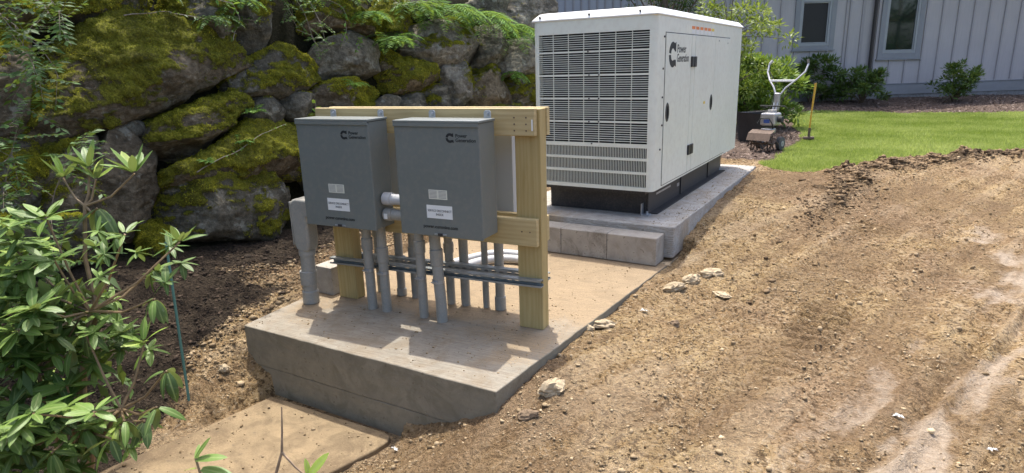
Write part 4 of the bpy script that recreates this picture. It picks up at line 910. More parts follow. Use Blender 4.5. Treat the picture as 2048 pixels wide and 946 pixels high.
# ------------------------------------------------------------------ boulder wall
BL = [
(0.90,[(-0.9,1.93),(-0.58,2),(-0.25,2.07),(0.09,1.99),(0.22,1.84),(0.49,1.76),(0.46,1.65),(0.22,1.52),(-0.12,1.39),(-0.38,1.32),(-0.74,1.26),(-0.96,1.21),(-1.11,1.16),(-1.24,1.25),(-1.24,1.43),(-1.13,1.65)]),
(0.90,[(-1,2.28),(-0.17,2.39),(-0.21,2.15),(-0.37,2.03),(-0.63,2.03),(-0.79,2.05),(-0.99,2.06)]),
(0.75,[(-0.5,1.14),(-0.39,1.28),(-0.14,1.32),(0.14,1.42),(0.38,1.39),(0.36,1.27),(0.14,1.19),(0.05,1.03),(-0.16,0.94),(-0.41,0.93),(-0.5,1.02)]),
(0.70,[(0.19,1.5),(0.38,1.61),(0.52,1.75),(0.74,1.83),(1.02,1.82),(1.1,1.64),(1.04,1.52),(0.8,1.43),(0.47,1.42),(0.27,1.45)]),
(0.05,[(0.4,1.36),(0.56,1.39),(0.69,1.33),(0.69,1.24),(0.57,1.11),(0.49,1.16),(0.36,1.22)]),
(0.10,[(-0.77,1.23),(-0.63,1.29),(-0.5,1.2),(-0.57,1.15),(-0.72,1.14),(-0.8,1.17)]),
(0.05,[(-0.88,1.1),(-0.77,1.15),(-0.62,1.11),(-0.54,1.02),(-0.58,0.78),(-0.65,0.59),(-0.72,0.42),(-0.9,0.44),(-1.01,0.54),(-0.97,0.84)]),
(0.60,[(-0.58,0.7),(-0.23,0.7),(0.2,0.69),(0.49,0.67),(0.46,0.48),(0.3,0.23),(0.18,0.12),(-0.16,0.21),(-0.54,0.32),(-0.63,0.46)]),
(1.00,[(-0.52,0.79),(-0.22,0.88),(0.07,1),(0.34,1.15),(0.71,1.07),(0.67,0.84),(0.48,0.65),(-0.03,0.65),(-0.43,0.7)]),
(1.00,[(0.33,0.88),(0.47,0.95),(0.75,0.94),(0.84,0.81),(0.73,0.63),(0.44,0.67),(0.32,0.76)]),
(0.60,[(-1.24,0.99),(-1.03,1.1),(-0.91,1.07),(-0.95,0.8),(-1.04,0.51),(-1.26,0.52),(-1.33,0.71)]),
(0.60,[(0.43,2.35),(0.82,2.37),(0.77,2.08),(0.67,1.87),(0.49,1.82),(0.42,1.91),(0.39,2.11)]),
(0.50,[(-1.36,1.94),(-1.17,2.02),(-1.12,1.8),(-1.24,1.43),(-1.27,1.25),(-1.38,1.16),(-1.53,1.21)]),
(0.50,[(-1.55,1.14),(-1.32,1.15),(-1.24,0.99),(-1.34,0.72),(-1.51,0.64),(-1.65,0.7)]),
(0.90,[(-0.74,0.4),(-0.62,0.42),(-0.54,0.3),(-0.6,0.17),(-0.75,0.21)]),
(0.50,[(-1.67,0.64),(-1.51,0.62),(-1.32,0.57),(-1.06,0.47),(-1.08,0.29),(-1.4,0.25),(-1.73,0.38)]),
(0.60,[(-1.28,2.26),(-1.02,2.28),(-1.03,2.06),(-1.17,2),(-1.35,1.96)]),
(0.80,[(-0.14,2.35),(0.42,2.39),(0.37,2.11),(0.39,1.89),(0.26,1.82),(0.13,1.99),(-0.17,2.09)]),
(0.80,[(1.27,2.37),(1.63,2.34),(1.83,2.3),(2.01,2.21),(2.02,2.03),(1.96,1.96),(1.84,2),(1.53,2.04),(1.22,2.01),(1.19,2.14)]),
(0.05,[(1.2,1.78),(1.38,1.89),(1.59,1.97),(1.83,2),(1.95,1.91),(1.96,1.71),(1.9,1.57),(1.49,1.56),(1.19,1.52),(1.12,1.6)]),
(0.20,[(2.43,2.01),(2.62,2.07),(3.01,2.12),(3.48,2.07),(3.47,1.83),(3.35,1.65),(2.97,1.64),(2.6,1.66),(2.36,1.72)]),
(0.10,[(3.49,2.03),(3.93,2.04),(3.89,1.77),(3.64,1.59),(3.38,1.65)]),
(1.00,[(1.95,1.74),(2.18,1.77),(2.48,1.66),(2.74,1.58),(2.73,1.47),(2.5,1.39),(2.15,1.37),(1.96,1.38),(1.89,1.55)]),
(0.20,[(2.76,1.57),(2.97,1.64),(3.17,1.56),(3.25,1.4),(3.05,1.21),(2.76,1.13),(2.66,1.27)]),
(0.40,[(3.05,1.21),(3.25,1.47),(3.51,1.55),(3.74,1.46),(3.87,1.25),(3.91,1.12),(3.71,1.07),(3.16,1.09),(3,1.15)]),
(0.60,[(3.86,1.37),(4.33,1.4),(4.46,1.26),(4.24,1.05),(3.87,1.1)]),
(0.05,[(3.95,1.91),(4.57,1.94),(4.59,1.72),(4.38,1.48),(3.97,1.49),(3.77,1.62)]),
(0.05,[(4.34,2.61),(5.13,2.66),(4.95,2.24),(4.63,2.01),(4.32,2.07),(4.17,2.26)]),
(0.10,[(3.72,2.57),(4.25,2.6),(4.1,2.23),(3.85,2.14),(3.61,2.28)]),
(0.10,[(1.73,1.25),(1.93,1.31),(2.05,1.27),(2.01,1.15),(1.71,1.15)]),
(0.10,[(1.97,1.17),(2.15,1.31),(2.32,1.34),(2.47,1.28),(2.47,1.12),(2.19,1.08),(1.98,1.11)]),
(0.30,[(2.44,1.28),(2.65,1.38),(2.82,1.32),(2.77,1.09),(2.45,1.1)]),
(0.80,[(1.04,1.39),(1.28,1.46),(1.64,1.42),(1.79,1.32),(1.7,1.17),(1.48,1.15),(1.19,1.19),(1,1.27)]),
(0.05,[(1.26,1.48),(1.47,1.5),(1.67,1.43),(1.63,1.39),(1.34,1.43)]),
(0.10,[(0.72,1.37),(0.91,1.41),(1.01,1.36),(0.99,1.22),(0.83,1.15),(0.69,1.24)]),
(0.10,[(2.59,2.45),(2.89,2.47),(2.78,2.24),(2.6,2.2),(2.53,2.27)]),
(0.90,[(2.14,2.42),(2.57,2.45),(2.47,2.15),(2.4,2.03),(2.16,1.97),(2.05,2.04),(2.07,2.21)]),
(0.60,[(0.71,1.13),(1.18,1.16),(1.46,1.1),(1.41,0.84),(1.22,0.7),(0.72,0.8)]),
(0.30,[(1.55,1.13),(2.15,1.05),(2.1,0.77),(1.89,0.6),(1.45,0.71)]),
(0.50,[(2.25,1.08),(3.15,1.05),(3.14,0.73),(2.86,0.57),(2.16,0.69)]),
(0.30,[(3.26,1.04),(4.03,1.03),(4.04,0.64),(3.54,0.57),(3.18,0.69)]),
(0.50,[(0.77,0.75),(1.31,0.66),(1.23,0.3),(0.7,0.31)]),
(0.40,[(1.39,0.67),(2.08,0.59),(2.06,0.28),(1.35,0.29)]),
(0.40,[(2.19,0.63),(3.09,0.6),(3.03,0.31),(2.12,0.32)]),
(0.30,[(3.21,0.63),(3.85,0.58),(3.78,0.25),(3.16,0.34)]),
(0.30,[(4.23,1.01),(4.92,1.06),(4.71,0.48),(4.01,0.56)]),
(0.20,[(4.72,1.97),(5.36,2),(5.23,1.51),(4.51,1.46)]),
(0.20,[(4.54,1.43),(5.13,1.46),(4.96,1.08),(4.31,1.05)])]
WALL = thing('boulder_wall', 'tall mossy dry stacked boulder wall behind the rack', 'retaining wall', tuple(WP0))
def catmull(poly, n_):
    P_ = np.array(poly); L = len(P_); out = []
    for k in range(n_):
        u = k*L/n_; i = int(u); f_ = u-i; p0, p1, p2, p3 = P_[(i-1) % L], P_[i % L], P_[(i+1) % L], P_[(i+2) % L]
        out.append(.5*((2*p1)+(p2-p0)*f_+(2*p0-5*p1+4*p2-p3)*f_*f_+(3*p1-p0-3*p2+p3)*f_**3))
    return np.array(out)
PALE = {20, 26, 27, 23}; GREY = {4, 19, 21, 29, 30, 28, 33, 34, 35}
def boulder(i, mossy, poly, seed):
    big_ = i < 37; na, nr = (92, 30) if big_ else (56, 16)
    ol = catmull(poly, na); cen = ol.mean(0); rel = (ol-cen)*1.15; rad = np.linalg.norm(rel, axis=1); size = rad.mean(); small = min(np.ptp(ol[:, 0]), np.ptp(ol[:, 1]))
    dep = np.clip(small*.60, .08, .30); back = dep*1.2; push = random.uniform(-.06, .06)
    tx, ty = random.uniform(-.35, .35), random.uniform(-.35, .45)
    V = []
    for k in range(nr+1):                       # front pole -> equator -> back pole
        ph = math.pi*k/nr; q = math.sin(ph)**.5; c = math.cos(ph); c = math.copysign(abs(c)**.62, c)
        for j in range(na):
            st_ = cen+rel[j]*q; e = rel[j]*q/max(size, .01)
            d = c*(dep if c > 0 else back)*(1+(tx*e[0]+ty*e[1])*.6)+push
            V.append(WP0+wd*st_[0]+wt*st_[1]+wn*(d-.10))
    V = np.array(V); so_ = Vector((seed*3.7, seed*1.3, seed*7.1)); C0 = WP0+wd*cen[0]+wt*cen[1]-wn*.1
    F = [(k*na+j, k*na+(j+1) % na, (k+1)*na+(j+1) % na, (k+1)*na+j) for k in range(nr) for j in range(na)]
    F += [tuple(range(na-1, -1, -1)), tuple(nr*na+j for j in range(na))]
    tm = bpy.data.meshes.new('t'); tm.from_pydata([tuple(p) for p in V-WP0], [], F); bb = bmesh.new(); bb.from_mesh(tm); bmesh.ops.remove_doubles(bb, verts=bb.verts, dist=.0008); bmesh.ops.recalc_face_normals(bb, faces=bb.faces); bb.to_mesh(tm); bb.free()
    to = bpy.data.objects.new('t', tm); COL.objects.link(to); md = to.modifiers.new('r', 'REMESH'); md.mode = 'VOXEL'; md.voxel_size = .0175 if big_ else .04
    bpy.context.view_layer.update(); me = bpy.data.meshes.new_from_object(to.evaluated_get(bpy.context.evaluated_depsgraph_get())); bpy.data.objects.remove(to); me.name = 'boulder'
    me.vertices.foreach_get('co', q := np.zeros(len(me.vertices)*3, np.float32)); V = q.reshape(-1, 3)+WP0; out = V.copy()
    S0 = np.array(so_); rb_ = np.random.default_rng(seed*13+1); Vn = V-C0
    for q in range(13):
        nk = rb_.normal(size=3); nk = nk/np.linalg.norm(nk)+wn*rb_.uniform(.1, .9); nk /= np.linalg.norm(nk); pr_ = Vn@nk; over = pr_-pr_.max()*rb_.uniform(.70, .90); Vn = Vn-nk*(np.maximum(over, 0)*.9)[:, None]
    V = Vn+C0; dv = V-C0; dv /= np.linalg.norm(dv, axis=1, keepdims=True)+1e-9; q = V+S0; lay = q*np.array([1, 1, 2.2])
    a = noise3(q*2.1)*.55+noise3(lay*4.7)*.32-np.abs(noise3(q*3.4))*.55-np.abs(noise3(lay*8.5))*.26+noise3(lay*17)*.11+noise3(q*36)*.06
    out = V+dv*(a*min(size, .32)*.27+.022)[:, None]
    me.vertices.foreach_set('co', (out-WP0).astype(np.float32).ravel()); me.polygons.foreach_set('use_smooth', np.ones(len(me.polygons), bool)); me.update()
    F = np.zeros(len(me.loops), np.int32); me.loops.foreach_get('vertex_index', F); lt_ = np.zeros(len(me.polygons), np.int32); me.polygons.foreach_get('loop_total', lt_); assert (lt_ == 4).all(); F = F.reshape(-1, 4)
    o = link('boulder', me, m_rocks[2 if i in PALE else 1 if i in GREY else i % 2], WALL)
    def normals():
        me.vertices.foreach_get('normal', q := np.zeros(len(out)*3, np.float32)); return q.reshape(-1, 3).copy()
    nrm = normals()
    ns = noise3(out*2.6+S0)+.6*noise3(out*7+S0)+.35*noise3(out*19+S0)
    moss = np.clip((mossy-.5)*1.05+.21+nrm[:, 2]*.66+ns*.75, 0, 1) if mossy > .15 else np.clip(nrm[:, 2]*.6-.22+ns*.4, 0, 1)
    cush = np.maximum(0, noise3(out*15+S0)+.25)+.5*np.maximum(0, noise3(out*31-S0+900)+.2)
    out = out+nrm*(np.clip(moss-.4, 0, .3)/.3*cush*.034)[:, None]; me.vertices.foreach_set('co', (out-WP0).astype(np.float32).ravel()); me.update(); nrm = normals()
    setattr_(me, 'moss', moss)
    Fa = np.array(F); fm = moss[Fa].mean(1); P4 = out[Fa]; ar = np.linalg.norm(np.cross(P4[:, 2]-P4[:, 0], P4[:, 3]-P4[:, 1]), axis=1)*.5
    fn = nrm[Fa].mean(1); fac = (fn@(-np.array(fw)) > -.35); wgt = ar*np.clip(fm-.36, 0, .35)*fac
    n_ = int(min(16000, wgt.sum()/.35*60000)) if big_ else 0
    if n_ > 60:
        pick = rng.choice(len(Fa), n_, p=wgt/wgt.sum()); u = rng.random((n_, 1)); v = rng.random((n_, 1)); q = P4[pick]
        pp = (q[:, 0]*(1-u)+q[:, 1]*u)*(1-v)+(q[:, 3]*(1-u)+q[:, 2]*u)*v
        L = rng.uniform(.007, .020, n_); dd = fn[pick]*.8+rng.normal(size=(n_, 3))*.6+np.array([0, 0, -.1])
        patch = noise3(pp*3.5+S0)+.7*noise3(pp*14+S0); tone = np.clip(.40+patch*.75+rng.normal(size=n_)*.17, 0, 1)
        cloud_obj('moss', m_mossy if i in (22, 9, 8, 3) else m_moss, o, [blades(pp-WP0-fn[pick]*.003, dd, L, L*.5, tone)], 'stuff')
    return o
for i, (mo, poly) in enumerate(BL): boulder(i, mo, poly, i+1)

# ------------------------------------------------------------------ ferns, vines and small wall plants
def wpt(s_, t__, o_=0): return WP0+wd*s_+wt*t__+wn*o_
def fern(label, p, nfr, L, up_=.55, lean=(0, 0, 0), mat=None, name='fern', width=.16):
    t_ = thing(name, label, name, tuple(p), 0, 'ferns on the boulder wall'); parts = []; rb = MB()
    for k in range(nfr):
        a = 2*math.pi*k/nfr+random.uniform(-.3, .3); l = L*random.uniform(.7, 1.15)
        d = Vector((math.cos(a), math.sin(a), up_*random.uniform(.7, 1.5)))+Vector(lean); d.normalize(); n_ = 22; pts = []
        p_ = Vector((0, 0, 0)); dv = d.copy()
        for j in range(n_+1): pts.append(p_.copy()); p_ += dv*l/n_; dv += Vector((0, 0, -.075)); dv.normalize()
        rb.tube(pts, [.0028*(1-.8*j/n_) for j in range(n_+1)], 4, False)
        PP = []; DD = []; LL = []
        for j in range(2, n_):
            f_ = j/n_; w_ = l*width*math.sin(math.pi*min(1, f_*.9+.12))**.8*2.2*(1-f_*.55); tv = (pts[j+1]-pts[j-1]).normalized(); sv = tv.cross(Vector((0, 0, 1))).normalized()
            for s2 in (-1, 1): PP.append(pts[j]); DD.append(sv*s2+tv*.45+Vector((0, 0, random.uniform(-.15, .1)))); LL.append(w_*random.uniform(.85, 1.1))
        LL = np.array(LL); parts.append(leaf_cloud(np.array(PP), np.array(DD), LL, np.minimum(.013, LL*.35), np.clip(.45+random.uniform(-.3, .35)+rng.normal(size=len(PP))*.12, 0, 1), .1, .12))
    rb.build('stalk', m_vine, t_); cloud_obj('frond', mat or m_fern, t_, parts); return t_
fern('big bright fern spilling over the wall top near the generator', wpt(3.45, 2.2, .14), 24, .72, .25, (.55, -.4, -.1))
fern('bright fern at the wall top, left neighbour of the biggest', wpt(2.9, 2.25, .14), 22, .66, .3, (.5, -.4, -.05))
fern('fern hanging lowest at the wall beside the generator corner', wpt(4.05, 2.08, .17), 20, .66, .1, (.55, -.4, -.2))
fern('fern in the joint below the arched mossy boulder', wpt(2.02, 1.86, .14), 15, .42, .5, (.35, -.3, 0))
fern('fern at the frame top left of the arched boulder', wpt(.45, 2.2, .16), 9, .34, .35, (.3, -.4, -.1))
fern('small dark fern above the big mossy boulder', wpt(.20, 2.02, .18), 9, .30, .3, (.3, -.4, -.1), m_vine)
fern('small fern under the pale granite boulder by the generator', wpt(3.8, 1.47, .14), 8, .34, .2, (.5, -.3, -.2))
fern('tiny bright fern on the mossy ledge left of the cabinets', wpt(.28, 1.18, .16), 9, .16, .8, (.2, -.2, .1), None)
fern('little fern tuft below the tiny ledge fern', wpt(.08, .93, .22), 9, .14, .9, (.2, -.2, .1), None)
fern('short fern tuft furthest left on the low moss ledge', wpt(-.25, .80, .24), 8, .11, .9, (.2, -.2, .1), None)
fern('small fern on the moss behind the left cabinet top', wpt(1.35, 1.38, .2), 9, .17, .6, (.3, -.3, 0), None)
fern('grassy fern clump above the yellow moss ledge', wpt(2.1, 1.80, .15), 12, .30, .7, (.3, -.3, .1), None)

fern('fern sprouting over the top of the grey angular boulder', wpt(1.75, 2.12, .16), 12, .38, .35, (.4, -.35, 0))
fern('fern at the very top, above the arched boulder', wpt(1.5, 2.42, .12), 14, .42, .25, (.4, -.4, -.15))
fern('fern hanging at the top beside the trailing stems', wpt(.9, 2.42, .14), 12, .40, .2, (.35, -.4, -.2), m_vine)
fern('fern at the top over the big mossy boulder', wpt(-.3, 2.32, .18), 12, .36, .25, (.3, -.4, -.2), m_vine)
fern('fern left of the big fern clump, on the mossy rim', wpt(2.45, 2.25, .16), 14, .46, .3, (.45, -.4, -.1))
def vine(name, label, stems, nl, L, mat, pairs=True, wfac=.42, hang=.0, group='leafy plants on the wall'):
    base = stems[0][0]; t_ = thing(name, label, 'plant', tuple(base), 0, group); mb = MB(); parts = []
    for st_ in stems:
        P_ = [Vector(p)-Vector(base) for p in st_]; sm = []
        for a in range(len(P_)-1):
            for k in range(5): sm.append(P_[a].lerp(P_[a+1], k/5)+Vector(mnoise.noise_vector((P_[a].lerp(P_[a+1], k/5)+Vector(base))*6))*.02)
        sm.append(P_[-1]); MB().tube(sm, [.0045*(1-.6*k/len(sm)) for k in range(len(sm))], 5).build('stem', m_vinest, t_)
        for k in range(nl):
            u = random.uniform(.1, 1)*(len(sm)-1.01); i = int(u); p = sm[i].lerp(sm[i+1], u-i)
            d = Vector((random.uniform(-.2, 1), random.uniform(-1, .3), random.uniform(-.5, .6)-hang)).normalized()
            if pairs:                          # a compound leaf: leaflets in pairs on a rachis
                m_ = 6; l = L*random.uniform(3.2, 5.0); side = d.cross(Vector((0, 0, 1))).normalized(); PP = []; DD = []
                for j in range(1, m_+1):
                    q = p+d*l*j/m_+Vector((0, 0, -.12*l*(j/m_)**2))
                    for s2 in (-1, 1): PP.append(q); DD.append(side*s2+d*.5+Vector((0, 0, -.15)))
                PP.append(p+d*l*1.02+Vector((0, 0, -.12*l))); DD.append(d)
                mb.tube([p, p+d*l+Vector((0, 0, -.12*l))], [.0016, .0008], 4); n_ = len(PP)
                parts.append(leaf_cloud(np.array(PP), np.array(DD), L*rng.uniform(.8, 1.15, n_), L*wfac, np.clip(random.uniform(.15, .85)+rng.normal(size=n_)*.1, 0, 1), .08, .15))
            else: parts.append(leaf_cloud([p], [d], L*random.uniform(.7, 1.2), L*wfac, random.uniform(.1, .95), .1, .2))
    if mb.v: mb.build('leaf_stalks', m_vinest, t_)['kind'] = 'stuff'
    cloud_obj('foliage', mat, t_, parts); return t_
def V3(*a): return tuple(a)
vine('leafy_vine', 'dark leafy vine hanging into the upper left corner', [[(-2.95, -1.5, 2.5), (-2.75, -1.15, 2.1), (-2.62, -1.0, 1.75), (-2.6, -.95, 1.5)], [(-2.8, -1.2, 2.5), (-2.6, -.9, 2.1), (-2.52, -.8, 1.85)], [(-3.0, -1.4, 2.4), (-2.75, -1.25, 1.8), (-2.68, -1.15, 1.45)]], 20, .062, m_vine)
vine('leafy_vine', 'compound leaved vine along the left edge below the corner vine', [[(-2.95, -1.25, .5), (-2.78, -1.15, .95), (-2.6, -1.12, 1.25), (-2.5, -1.1, 1.38)], [(-2.95, -1.4, .6), (-2.7, -1.3, .95), (-2.55, -1.2, 1.12)], [(-2.9, -1.0, .4), (-2.7, -.95, .85), (-2.55, -.85, 1.15)]], 17, .058, m_vine)
vine('leafy_vine', 'dark low vine behind the rhododendron at the left edge', [[(-2.6, -1.7, -.1), (-2.4, -1.55, .4), (-2.3, -1.45, .75)], [(-2.7, -1.3, 0), (-2.45, -1.2, .4), (-2.35, -1.1, .7)], [(-2.4, -1.9, -.2), (-2.2, -1.8, .3), (-2.1, -1.7, .6)]], 16, .058, m_vine)
vine('hanging_plant', 'trailing stems hanging over the boulders at the top centre', [[tuple(wpt(.95, 2.4, .1)), tuple(wpt(1.0, 2.1, .22)), tuple(wpt(1.05, 1.8, .2))], [tuple(wpt(1.15, 2.4, .1)), tuple(wpt(1.15, 2.0, .2)), tuple(wpt(1.2, 1.72, .18))], [tuple(wpt(.85, 2.45, .1)), tuple(wpt(.85, 2.2, .2)), tuple(wpt(.9, 1.95, .2))]], 16, .034, m_vine)
vine('hanging_plant', 'leafy weed growing from the joint right of the trailing stems', [[tuple(wpt(1.35, 1.75, .16)), tuple(wpt(1.4, 1.9, .22)), tuple(wpt(1.42, 2.0, .24))], [tuple(wpt(1.5, 1.72, .16)), tuple(wpt(1.56, 1.85, .22))], [tuple(wpt(1.3, 2.3, .12)), tuple(wpt(1.45, 2.15, .2)), tuple(wpt(1.5, 2.0, .2))]], 14, .055, m_fern, False, .4)
vine('hanging_plant', 'bright broad leaved weed at the top left of the frame', [[tuple(wpt(.05, 2.15, .15)), tuple(wpt(.12, 2.3, .25)), tuple(wpt(.2, 2.42, .28))], [tuple(wpt(.15, 2.2, .15)), tuple(wpt(.3, 2.1, .27)), tuple(wpt(.33, 1.95, .27))], [tuple(wpt(.2, 2.4, .15)), tuple(wpt(.28, 2.25, .25))]], 12, .07, m_fern, False, .36)
vine('hanging_plant', 'thin twiggy creeper in the joint above the grey angular boulder', [[tuple(wpt(1.85, 2.42, .1)), tuple(wpt(2.0, 2.3, .2)), tuple(wpt(2.3, 2.2, .2))], [tuple(wpt(2.2, 2.42, .1)), tuple(wpt(2.35, 2.25, .2)), tuple(wpt(2.6, 2.12, .18))], [tuple(wpt(2.6, 2.4, .1)), tuple(wpt(2.75, 2.2, .18))]], 14, .035, m_vine)
vine('broad_leaf_weed', 'two leaved seedling peeping over the left end of the rack', [[tuple(wpt(.75, .95, .22)), tuple(wpt(.78, 1.1, .28)), tuple(wpt(.80, 1.22, .3))]], 5, .075, m_fern, False, .5)

vine('leafy_vine', 'leafy creeper draped over the left end of the big mossy boulder', [[tuple(wpt(-1.25, 2.3, .15)), tuple(wpt(-1.05, 2.0, .32)), tuple(wpt(-.98, 1.7, .36))], [tuple(wpt(-1.3, 2.0, .2)), tuple(wpt(-1.15, 1.7, .34)), tuple(wpt(-1.1, 1.45, .34))]], 14, .055, m_vine)
vine('hanging_plant', 'dark weed in the joint between the two top left boulders', [[tuple(wpt(.38, 1.95, .12)), tuple(wpt(.3, 1.9, .25)), tuple(wpt(.22, 1.78, .28))], [tuple(wpt(.42, 2.05, .12)), tuple(wpt(.52, 1.98, .24))]], 13, .05, m_vine, False, .4)
vine('hanging_plant', 'fine grassy weed over the rounded mossy boulder', [[tuple(wpt(.95, 1.95, .12)), tuple(wpt(1.0, 1.85, .25)), tuple(wpt(1.02, 1.7, .26))], [tuple(wpt(1.1, 1.95, .12)), tuple(wpt(1.14, 1.8, .24))]], 22, .05, m_fern, False, .2)
vine('hanging_plant', 'short weeds rooted along the low moss ledge', [[tuple(wpt(-.35, .74, .2)), tuple(wpt(-.05, .85, .26)), tuple(wpt(.25, .98, .26)), tuple(wpt(.5, 1.05, .24))]], 42, .028, m_fern, False, .45)
vine('hanging_plant', 'short weeds rooted on top of the big mossy boulder', [[tuple(wpt(-.5, 2.02, .15)), tuple(wpt(-.2, 2.05, .18)), tuple(wpt(.1, 2.0, .2)), tuple(wpt(.3, 1.86, .22))]], 40, .035, m_vine, False, .4)
# ------------------------------------------------------------------ rhododendron
def leaf_mesh(nm, curl, fold, w_=.325):
    n_ = 6; V = []; F = []; mid_ = []
    for i in range(n_+1):
        u = i/n_; hw = w_*.5*math.sin(math.pi*min(1, u*.88+.10))**.75*(1 if i < n_ else .05); hw = max(hw, .006); z_ = -curl*u*u; x = u*(1-.12*abs(curl))
        for s2, m_ in ((-1, 0), (-.5, .6), (0, 1), (.5, .6), (1, 0)):
            V.append((x, hw*s2, z_+abs(s2)*hw*fold-(abs(s2) == 1)*hw*.22)); mid_.append(m_ if m_ == 1 or i == 0 else m_*.9)
    for i in range(n_):
        for k in range(4): a = i*5+k; F.append((a, a+5, a+6, a+1))
    me = fastmesh(nm, V, F, None, True); setattr_(me, 'mid', mid_); return me
LM = {}
for mi in range(4):
    for ci, (c, f_) in enumerate(((.05, .35), (.22, .25), (.4, .15), (-.08, .45))):
        me = leaf_mesh('leaf', c, f_); me.materials.append(m_rh[mi]); LM[mi, ci] = me
WH = [(-1.43,-1.57,1.09,'e',0.09),(-1.33,-1.51,1.13,'e',0.11),(-1.30,-1.51,1.08,'e',0.09),(-1.15,-1.43,1.10,'e',0.12),(-1.28,-1.54,0.96,'d',0.15),(-1.27,-1.75,0.96,'n',0.12),(-0.94,-1.65,0.90,'n',0.08),(-1.00,-1.38,0.79,'e',0.09),(-1.24,-1.77,0.79,'n',0.11),(-1.34,-1.85,0.76,'n',0.11),(-1.12,-1.45,0.67,'d',0.09),(-1.25,-1.81,0.60,'e',0.13),(-1.26,-1.70,0.53,'e',0.13),(-1.52,-1.78,0.83,'n',0.12),(-1.52,-1.84,0.64,'n',0.12),(-1.20,-1.97,0.57,'n',0.12),(-1.39,-1.94,0.43,'n',0.12),(-1.37,-1.80,0.45,'n',0.12),(-1.10,-1.79,0.51,'d',0.10),(-1.33,-1.91,0.37,'n',0.12),(-1.18,-1.81,0.43,'d',0.10),(-0.75,-1.70,0.67,'d',0.09),(-0.95,-1.65,0.43,'e',0.10),(-0.76,-1.70,0.36,'d',0.11),(-0.64,-1.84,0.30,'d',0.09),(-0.75,-2.00,0.34,'n',0.09),(-1.18,-1.91,0.19,'n',0.14),(-0.79,-1.88,0.23,'d',0.10),(-0.80,-1.80,0.18,'d',0.09),(-1.06,-1.89,0.13,'d',0.11),(-0.89,-1.89,0.13,'d',0.10),(-1.39,-1.96,0.23,'n',0.12),(-1.13,-2.11,0.22,'n',0.11),(-1.21,-2.04,0.09,'d',0.12),(-0.97,-2.06,0.15,'d',0.11),(-1.09,-1.92,0.07,'d',0.11),(-1.20,-1.85,0.27,'n',0.12),(-1.16,-1.92,0.65,'n',0.11),(-0.99,-2.08,0.32,'n',0.11)]
RB = Vector((-1.42, -1.78, -.40))
RH = thing('rhododendron', 'large glossy rhododendron filling the lower left foreground', 'shrub', tuple(RB))
def place_leaf(parent, base, d, roll, L, mi, ci, name='leaf'):
    o = link(name, LM[mi, ci], None, parent); x = d.normalized(); z_ = Vector((0, 0, 1)); y = z_.cross(x)
    if y.length < .05: y = Vector((0, 1, 0))
    y.normalize(); z_ = x.cross(y); M3 = Matrix((x, y, z_)).transposed() @ Matrix.Rotation(roll, 3, 'X')
    o.matrix_local = Matrix.Translation(base) @ M3.to_4x4() @ Matrix.Diagonal((L, L*random.uniform(.82, 1.2), L*random.uniform(.6, 1.5), 1)); return o
random.seed(5); nleaf = 0; stem = MB()
joint = {'a': Vector((-1.33, -1.56, .97)), 'b': Vector((-1.20, -1.70, .55)), 'c': Vector((-1.25, -1.82, .1)), 'd': Vector((-.98, -1.78, .18)), 'e': Vector((-1.4, -1.85, .3))}
stem.tube([(0, 0, -.05), (.12, .0, .35), (.16, .02, .60), (.10, .10, .78), (.20, .12, .92), (.10, .17, 1.15), tuple(joint['a']-RB)], [.016, .014, .012, .011, .010, .009, .008], 8)
for k in 'bcde': stem.tube([(0, 0, -.05), tuple((joint[k]-RB)*.5+Vector((.03, -.04, .08))), tuple(joint[k]-RB)], [.014, .011, .008], 7)
for wi, (x, y, z_, k, l) in enumerate(WH):
    p = Vector((x, y, z_)); l *= 1.0
    J = joint['a'] if wi < 5 else min((joint[q] for q in 'bcde'), key=lambda q: (q-p).length+(.3 if q.z > p.z else 0))
    stem.tube([tuple(J-RB), tuple((J+p)/2-RB+Vector((0, 0, -.03))), tuple(p-RB)], [.006, .005, .004], 6)
    nl = {'e': 8, 'n': 8, 'd': 6}[k]; ph = random.uniform(0, 6.28)
    axis_ = Vector((random.uniform(-.25, .35), random.uniform(-.45, .1), 1)).normalized(); u_ = axis_.orthogonal().normalized(); v_ = axis_.cross(u_)
    for j in range(nl):
        if nleaf >= 285: break
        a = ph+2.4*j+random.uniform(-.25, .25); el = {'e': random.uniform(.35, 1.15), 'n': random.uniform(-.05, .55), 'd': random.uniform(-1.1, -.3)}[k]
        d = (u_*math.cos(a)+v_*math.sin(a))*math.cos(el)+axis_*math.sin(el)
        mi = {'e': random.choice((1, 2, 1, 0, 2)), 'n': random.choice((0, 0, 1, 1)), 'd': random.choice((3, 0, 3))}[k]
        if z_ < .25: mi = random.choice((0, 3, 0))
        place_leaf(RH, p-RB+d*.012, d, random.uniform(-.5, .5), l*random.uniform(.82, 1.18), mi, {'e': random.choice((0, 3, 1)), 'n': random.choice((0, 1, 1)), 'd': random.choice((1, 2))}[k]); nleaf += 1
stem.build('stem', m_stemr, RH)
